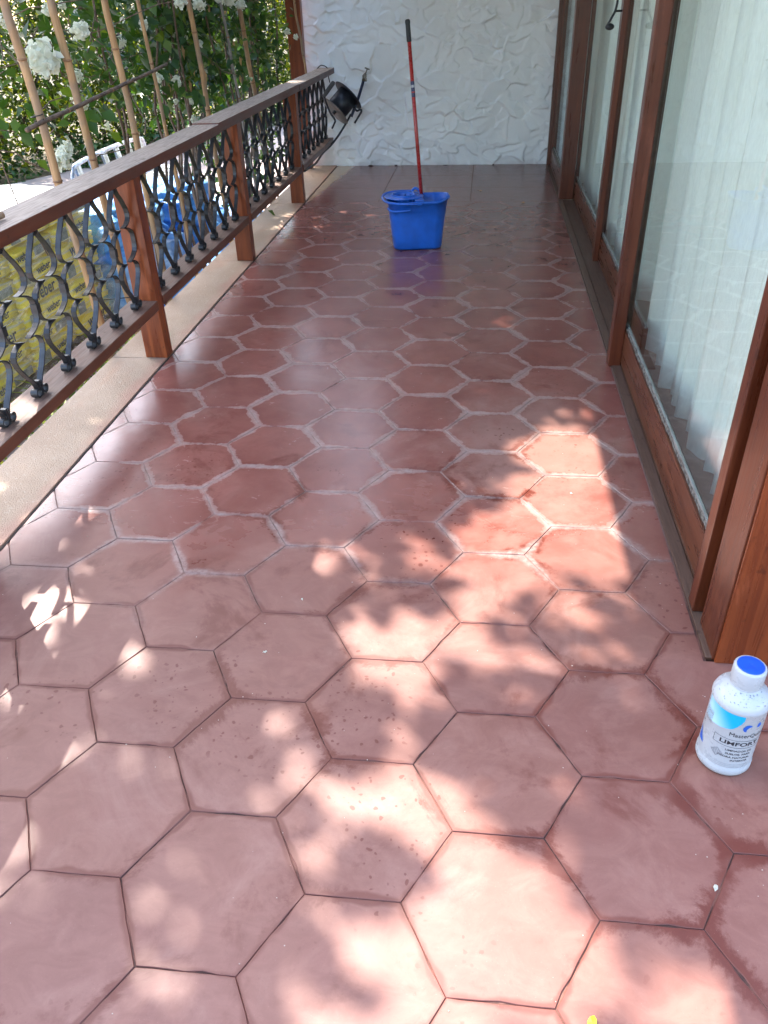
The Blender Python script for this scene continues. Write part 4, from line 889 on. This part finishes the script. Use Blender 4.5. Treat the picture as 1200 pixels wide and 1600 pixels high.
# ------------------------------------------------------------------ hose reel, tap and pipe by the far wall
yw = 5.68 * H
def W(x, z, dy=0.0): return Vector((x * H, yw + dy, z * H))
reel = thing('hose_reel', W(-.95, .40), 'empty black metal cable reel hanging at the end of the railing', 'reel')
ax = Vector((-.60, -.42, -.62)).normalized(); c1 = W(-.984, .372, -.06); c2 = c1 - ax * 0.185
def disc(c, r, th, hole=.02):
    b = MB(); prof = [(hole, -th / 2), (r * .55, -th / 2 - .004), (r * .60, -th / 2), (r - .006, -th / 2), (r, -th / 2 + .003), (r, th / 2), (r - .006, th / 2 + .002), (r * .6, th / 2), (r * .55, th / 2 + .004), (hole, th / 2)]
    b.lathe(prof, 40, cap=False); M = Matrix.Translation(c) @ ax.to_track_quat('Z', 'Y').to_matrix().to_4x4(); return b.xform(M)
STEEL = plain('dull_galvanised', (0.20, 0.18, 0.16), 0.5, 0.3, 8, 0.3)
STEELB = plain('black_steel', (0.03, 0.032, 0.04), 0.45, 0.3)
disc(c1, .150, .006).build('flange', STEEL, reel); disc(c2, .155, .006).build('flange', STEELB, reel)
MB().tube([c1, c2], .10, 24).build('drum', STEELB, reel)
MB().tube([c1 + ax * .03, c2 - ax * .03], .014, 8).build('axle', STEELB, reel)
MB().tube(spline([W(-1.044, .462, -.12), W(-1.03, .43, -.16), W(-1.002, .37, -.18), W(-.975, .33, -.18), W(-.984, .305, -.17), W(-1.0, .279, -.16)], 5), .0085, 8).build('frame_tube', STEELB, reel)
MB().tube(spline([c2 - ax * .02, W(-.86, .371, .04), W(-.829, .372, .02), W(-.818, .365, .01), W(-.84, .33, .0), W(-.864, .296, -.02)], 5), .0095, 8).build('frame_tube', STEELB, reel)
MB().tube([W(-1.05, .459, -.12), W(-1.035, .478, -.12), W(-.983, .538, -.10), W(-.978, .545, -.10)], [.012, .019, .019, .012], 12).build('hand_grip', plain('grey_foam', (.10, .10, .10), .8), reel)
tp_ = thing('garden_tap', W(-.79, .55), 'brass tap on a dark upright pipe in front of the white wall', 'tap')
MB().tube(spline([W(-.89, .33, .03), W(-.868, .38, .05), W(-.847, .425, .06), W(-.82, .49, .06), W(-.800, .545, .06)], 5), .013, 10).build('pipe', plain('dark_blue_hose', (0.015, 0.022, 0.06), .4), tp_)
BR = plain('aged_brass', (0.22, 0.19, 0.15), .4, .8)
MB().tube([W(-.803, .535, .06), W(-.797, .553, .06), W(-.794, .562, .06), W(-.788, .578, .06)], [.016, .016, .022, .012], 10).build('valve_body', BR, tp_)
MB().tube([W(-.794, .560, .06), W(-.780, .552, .0), W(-.778, .540, -.02)], .009, 8).build('spout', BR, tp_)
MB().tube([W(-.788, .575, .06), W(-.775, .602, .06)], .006, 8).build('spindle', BR, tp_)
MB().tube([W(-.790, .6105, .06), W(-.760, .599, .06)], .006, 8).build('tap_handle', BR, tp_)
hs = spline([W(-.886, .35, -.02), W(-.905, .32, -.03), W(-.931, .283, -.03), W(-.975, .225, -.04), W(-1.03, .165, -.06), (-1.06 * H, 5.50 * H, .14 * H), (-1.05 * H, 5.2 * H, .13 * H), (-1.03 * H, 4.95 * H, .155 * H), (-1.035 * H, 4.76 * H, .16 * H)], 6)
tag(MB().tube(hs, .0095, 8).build('garden_hose', STEELB), 'black hose curving down from the reel along the lower rail', 'hose')
tag(MB().tube(spline([W(-1.09, .615, -.05), W(-1.06, .635, -.05), W(-1.02, .62, -.07), W(-1.013, .575, -.09), W(-1.003, .54, -.11)], 6), .0045, 6).build('hanging_cord', BLACKP), 'thin black cord looped over the end of the handrail', 'cord')

# ------------------------------------------------------------------ mop bucket
bk = thing('mop_bucket', (-0.302 * H, 3.78 * H, 0), 'bright blue plastic mop bucket with wringer standing on the red tiles', 'bucket')
bk.rotation_euler = (0, 0, R(9))
def rrect(hx, hy, r, n=8, spout=0.0):
    out = []
    for q_, (sx, sy) in enumerate(((1, 1), (-1, 1), (-1, -1), (1, -1))):
        for k in range(n + 1):
            a_ = (q_ + k / n) * math.pi / 2; out.append([sx * (hx - r) + r * math.cos(a_), sy * (hy - r) + r * math.sin(a_)])
    return out
def loft(prof):       # prof: (hx, hy, r, z, cx, spout)
    vs = []; n = None
    for hx, hy, r, z, cx, spt in prof:
        L = rrect(hx, hy, r); n = len(L)
        for x, y in L:
            if spt and x > 0: x += spt * max(0, 1 - (abs(y) / (hy * .8)) ** 1.6) ; 
            if spt and x > 0: y *= (1 - .25 * (x / hx) ** 4)
            zz = z + (0.012 * (x / hx) ** 4 if spt and x > 0 else 0)
            vs.append((x + cx, y, zz))
    fs = [(i * n + j, i * n + (j + 1) % n, (i + 1) * n + (j + 1) % n, (i + 1) * n + j) for i in range(len(prof) - 1) for j in range(n)]
    return vs, fs, n
hB = 0.305
pf = [(.145, .095, .055, .004, 0, 0), (.152, .102, .06, .0, 0, 0), (.158, .108, .06, .014, 0, 0), (.168, .117, .065, .10, .0, .002), (.178, .126, .07, .20, .0, .006), (.188, .134, .075, .285, .0, .012), (.198, .142, .08, .288, 0, .016), (.198, .142, .08, .300, 0, .018), (.194, .138, .078, .305, 0, .018), (.187, .132, .074, .302, 0, .016), (.176, .122, .066, .20, 0, .006), (.152, .102, .055, .014, 0, 0)]
vs, fs, n = loft(pf); b = MB(); b.add(vs, fs, True); k = len(pf) - 1; b.add([vs[k * n + j] for j in range(n)], [tuple(range(n))]); b.add([vs[j] for j in range(n)], [tuple(range(n - 1, -1, -1))])
b.build('bucket_body', BLUEP, bk, world=False)
# side lug under the rim and pouring ridge
b = MB(); b.tube(spline([(-.19, -.09, .262), (-.17, -.135, .255), (-.12, -.143, .253), (-.05, -.141, .258)], 5), .008, 8); b.build('rim_lug', BLUEP, bk, world=False)
# wringer: flange plate with perforated cone
b = MB(); cxw = -.085; rings = []
prw = [(.118, .316), (.112, .322), (.095, .318), (.078, .322), (.075, .330), (.068, .330), (.064, .318), (.054, .26), (.046, .215), (.040, .215)]
vs = []; n = 40
for r0, z in prw:
    for j in range(n):
        a_ = 2 * math.pi * j / n; rr = r0 * (1 + (.06 if r0 > .1 else 0) * math.cos(2 * a_)); vs.append((cxw + rr * math.cos(a_) * 1.02, rr * math.sin(a_) * (1.0 if r0 < .1 else 1.12), z))
fs = [(i * n + j, i * n + (j + 1) % n, (i + 1) * n + (j + 1) % n, (i + 1) * n + j) for i in range(len(prw) - 1) for j in range(n) if not (i in (6, 7) and j % 4 == 0)]
b.add(vs, fs, True); b.build('wringer', BLUEP, bk, world=False)
b = MB(); b.box(-.02, .035, -.135, .135, .306, .315, .003); b.build('wringer_bridge', BLUEP, bk, world=False)
hp = spline([(.02, -.150, .293), (-.04, -.158, .296), (-.13, -.150, .300), (-.20, -.105, .305), (-.222, 0, .308), (-.20, .105, .312), (-.13, .150, .316), (-.02, .150, .315)], 6)
MB().tube(hp, .0075, 8).build('carry_handle', BLUEP, bk, world=False)
b = MB(); b.tube(spline([(-.03, .12, .31), (0, .138, .335), (.04, .13, .31)], 5), .009, 8); b.build('rear_lug', BLUEP, bk, world=False)
mp = thing('mop', (-0.27 * H, 3.80 * H, .03), 'red mop handle with black grip standing in the blue bucket', 'mop')
A = Vector((-0.268 * H, 3.80 * H, .06)); B = Vector((-0.343 * H, 3.84 * H, .912 * H)); dd = (B - A).normalized()
MB().tube([A + dd * .05, B - dd * .10], .0115, 14).build('handle', REDP, mp)
MB().tube([B - dd * .115, B - dd * .11, B - dd * .03, B - dd * .012, B - dd * .004, B], [.0125, .0145, .0138, .0158, .014, .007], 16).build('grip', BLACKP, mp)
lb0 = B - dd * .32
MB().tube([lb0, lb0 - dd * .085], .0119, 14, cap=False).build('sticker', plain('navy_sticker', (.02, .025, .09), .3), mp)
MB().tube([lb0 - dd * .02, lb0 - dd * .034], .0121, 14, cap=False).build('sticker_band', WHITEP, mp)
MB().tube([lb0 - dd * .055, lb0 - dd * .062], .0121, 14, cap=False).build('sticker_band', REDP, mp)
b = MB(); rq = random.Random(2)
for k in range(60):
    a_ = rq.uniform(0, 6.28); r0 = rq.uniform(.0, .05); x, y = A.x + r0 * math.cos(a_) * .6, A.y + r0 * math.sin(a_) * .6
    b.tube([(x, y, .14), (A.x + r0 * 1.3 * math.cos(a_), A.y + r0 * 1.3 * math.sin(a_), .08), (A.x + r0 * 1.2 * math.cos(a_ + .5), A.y + r0 * 1.2 * math.sin(a_ + .5), .02)], .004, 5)
o = b.build('strands', MOPS, mp); o['kind'] = 'stuff'
MB().tube([A + dd * .05, A + dd * .10], [.035, .018], 12).build('socket', BLUEP, mp)

# ------------------------------------------------------------------ white bottle
bt = thing('cleaner_bottle', (0.4035 * H, 0.848 * H, 0), 'white plastic cleaner bottle with blue cap standing by the corner post', 'bottle')
BRd = .0565
th0 = math.atan2(-0.848, -0.4035)      # azimuth that faces the eye
MB().lathe([(.030, .004), (.046, .001), (.0535, .003), (BRd, .010), (BRd, .022), (BRd - .0015, .025), (BRd - .0018, .030), (BRd - .0018, .182), (BRd, .186), (BRd, .192), (.053, .203), (.044, .213), (.032, .221), (.027, .225), (.027, .232)], 56).build('bottle_body', WHITEP, bt, world=False)
b = MB(); n = 60; pr_ = [(.0305, .232), (.031, .234), (.031, .268), (.030, .272), (.0265, .2728)]; vs = []
for r0, z in pr_:
    for j in range(n): a_ = 2 * math.pi * j / n; rr = r0 + (.0006 if (j % 2 and .234 <= z <= .268) else 0); vs.append((rr * math.cos(a_), rr * math.sin(a_), z))
b.add(vs, [(i * n + j, i * n + (j + 1) % n, (i + 1) * n + (j + 1) % n, (i + 1) * n + j) for i in range(4) for j in range(n)] + [tuple(4 * n + j for j in range(n)), tuple(range(n - 1, -1, -1))], True)
b.build('cap', WHITEP, bt, world=False)
MB().lathe([(.0262, .2728), (.0262, .2735), (.0245, .2738), (.006, .2738), (.004, .2732), (.001, .2732)], 40, cap=True).build('cap_disc', CAPB, bt, world=False)
MB().lathe([(.0295, .227), (.0300, .2285), (.0300, .231), (.0285, .2315)], 40, cap=False).build('tamper_ring', WHITEP, bt, world=False)
RL = BRd - .0013
def onbottle(me_or_pts, name, mat, th, z, r=RL, faces=None, rot=0.0, sx=1.0):
    if faces is None: vs = [v.co[:] for v in me_or_pts.vertices]; fs = [list(p.vertices) for p in me_or_pts.polygons]
    else: vs, fs = me_or_pts, faces
    out = []; c, s_ = math.cos(rot), math.sin(rot)
    for v in vs:
        x, y = v[0] * sx, v[1]; x, y = x * c - y * s_, x * s_ + y * c
        a_ = th0 + R(th) + x / r; out.append((r * math.cos(a_), r * math.sin(a_), z + y))
    return MB().add(out, fs).build(name, mat, bt, world=False)
def grid_shape(f_in, w_, h_, n=40):
    """polygonised region: cells whose centre passes f_in(u,v)"""
    vs = [(-w_ / 2 + w_ * i / n, -h_ / 2 + h_ * j / n) for i in range(n + 1) for j in range(n + 1)]
    fs = [(i * (n + 1) + j, (i + 1) * (n + 1) + j, (i + 1) * (n + 1) + j + 1, i * (n + 1) + j + 1) for i in range(n) for j in range(n) if f_in(-1 + 2 * (i + .5) / n, -1 + 2 * (j + .5) / n)]
    return vs, fs
a = N('cyan_print'); ao = a.xyz(a.obj)
dx_, dy_ = math.cos(th0 + math.pi / 2), math.sin(th0 + math.pi / 2)
tt = a.mth('ADD', a.mul(ao[0], dx_), a.mul(ao[1], dy_)); tt = a.mth('ADD', tt, a.mul(ao[2], 0.6))
CYAN = a.done(a.pr(a.mix(a.ss(tt, 0.035, 0.098), (0.45, 0.66, 0.78), (0.0, 0.34, 0.60)), .4))
vs, fs = grid_shape(lambda u, v: v < .97 and v > -1 + .75 * ((u + 1) / 2) ** 2.2 and u < 1 - .32 * ((.55 - v) / 1.55 if v < .55 else 0) ** 1.5 * 2.2, .088, .056, 60); onbottle(vs, 'cyan_shape', CYAN, -24, .158, faces=fs)
vs, fs = grid_shape(lambda u, v: v < -.2 + -.9 * u + .1 and u > -1, .022, .040, 30); onbottle(vs, 'blue_wedge', PRB, -62, .075, faces=fs)
vs, fs = grid_shape(lambda u, v: ((u + .25) / .55) ** 2 + ((v + .2) / .85) ** 2 < 1 and not ((u - .45) / .75) ** 2 + ((v + .55) / 1.0) ** 2 < 1, .034, .024, 40); onbottle(vs, 'logo_drop', PRB, 38, .152, faces=fs, rot=-.2)
vs, fs = grid_shape(lambda u, v: ((u) / .8) ** 2 + ((v) / .95) ** 2 < 1 and v > -.5 + .2 * u, .011, .017, 24); onbottle(vs, 'logo_drop', PRB, 58, .155, faces=fs)
onbottle(text_mesh('MasterQuimica', .0150, 'p', .0), 'lettering', PRNT, 47, .1275, sx=.98)
onbottle(text_mesh('LIMFORT', .0150, 'p', .0003), 'lettering', PRNT, 27, .102, sx=1.35)
def frame_rect(w_, h_, t): return [(-w_ / 2, -h_ / 2), (w_ / 2, -h_ / 2), (w_ / 2, h_ / 2), (-w_ / 2, h_ / 2)], t
for (dxx, dyy, ww, hh) in ((0, .0105, .106, .0008), (0, -.0105, .106, .0008), (-.053, 0, .0008, .021), (.053, 0, .0008, .021)):
    vs, fs = grid_shape(lambda u, v: True, ww, hh, 20 if ww > .01 else 2); vs = [(x + dxx, y + dyy) for x, y in vs]; onbottle(vs, 'label_box', PRNT, 27, .102, faces=fs)
for txt, z, th, sz in (('LIMPIADOR DE', .0815, 30, .0072), ('SUELOS, PARA', .0715, 31, .0072), ('PIEDRA NATURAL', .0615, 24, .0072), ('INTERIOR', .0520, 36, .0072)):
    onbottle(text_mesh(txt, sz, 'p', .0001), 'lettering', PRNT, th, z, sx=1.15)
vs, fs = grid_shape(lambda u, v: .80 < abs(u) + abs(v) < 1.0 or (abs(u) + abs(v) < .8 and (int((u + 1) * 9) + int((v + 1) * 5)) % 3 == 0), .026, .026, 36); onbottle(vs, 'hazard_diamond', PRNTG, -14, .066, faces=fs)
for k in range(7): onbottle(text_mesh(random.choice(['uso: diluir en agua y', 'aplicar con fregona', 'no mezclar con otros', 'mantener fuera del', 'alcance de los']), .0042, 'p', .0001), 'fine_print', PRNTG, -66 + k * 3.6, .140, rot=math.pi / 2, r=RL + .0004)
for k in range(3): vs, fs = grid_shape(lambda u, v: True, .09, .0006, 12); onbottle(vs, 'label_line', PRNTG, 15, .040 - k * .0045, faces=fs)
b = MB(); rq = random.Random(12)
for k in range(70):       # flecks of dirt on the shoulder
    a_ = th0 + rq.gauss(0, .8); r0 = rq.uniform(.031, .052); z = .2035 + (.053 - r0) / .0225 * .0182 + .0012; d = rq.uniform(.0006, .0018); e = rq.uniform(.5, 3)
    x, y = r0 * math.cos(a_), r0 * math.sin(a_); b.add([(x - d, y - d * e, z), (x + d, y - d * .3, z), (x + d * .4, y + d * e, z), (x - d * .6, y + d, z)], [(0, 1, 2, 3)])
b.build('dirt_fleck', PRNTG, bt, world=False)

# ------------------------------------------------------------------ petals, leaf and crumbs on the floor
def petal(x, y, s_, mat, name, lab, cat, grp=None, rz=0):
    n = 8; vs = [(0, 0, .006 * s_ / .01)] + [(s_ * math.cos(k * 2 * math.pi / n) * (1.25 if k % 4 == 0 else 1), s_ * .7 * math.sin(k * 2 * math.pi / n), .0015 + .003 * (k % 2)) for k in range(n)]
    o = MB().add(vs, [(0, 1 + k, 1 + (k + 1) % n) for k in range(n)]).build(name, mat); o.location = (x, y, .0004); o.rotation_euler = (0, 0, rz); tag(o, lab, cat, grp)
petal(-.364 * H, 1.012 * H, .0050, BRACT, 'fallen_petal', 'small white petal in the middle of the left foreground tiles', 'petal', None, .4)
petal(.343 * H, .626 * H, .0062, BRACT, 'fallen_petal', 'small white petal on the tile joint below the bottle', 'petal', None, 1.2)
petal(-.326 * H, 1.165 * H, .0040, BRACT, 'fallen_petal', 'tiny white petal just beyond the left foreground petal', 'petal', None, 2)
petal(.236 * H, 1.60 * H, .0050, BRACT, 'fallen_petal', 'small white petal at the edge of the bright sun patch', 'petal', None, 2)
YL = plain('yellow_leaf', (0.62, 0.55, 0.03), .5)
petal(.1635 * H, .4435 * H, .011, YL, 'yellow_leaf', 'yellow leaf on the floor at the bottom edge', 'leaf', None, 1.2)
petal(-.02, 7.0, .012, DRY, 'dry_leaf', 'brown dry leaf on the plain slabs near the far wall', 'leaf', None, .5)
petal(.32, 6.55, .016, DRY, 'dry_leaf', 'curled brown leaf on the far tiles by the thick door post', 'leaf', None, .2)
b = MB(); rq = random.Random(77)
for k in range(260):
    x, y = rq.uniform(XL + .05, XR - .03), abs(rq.gauss(0, 1.9)) + .5
    if y > 7.8: continue
    if rq.random() < .35: x = rq.choice([XL + abs(rq.gauss(0, .05)) + .01, XR - abs(rq.gauss(0, .05)) - .01])
    d = rq.uniform(.0006, .0019); b.box(x, x + d * rq.uniform(.8, 2), y, y + d, .0001, .0004 + d * .5)
tag(b.build('floor_grit', plain('pale_grit', (.45, .36, .30), .9)), 'fine pale grit scattered over the red tiles', 'grit', kind='stuff')
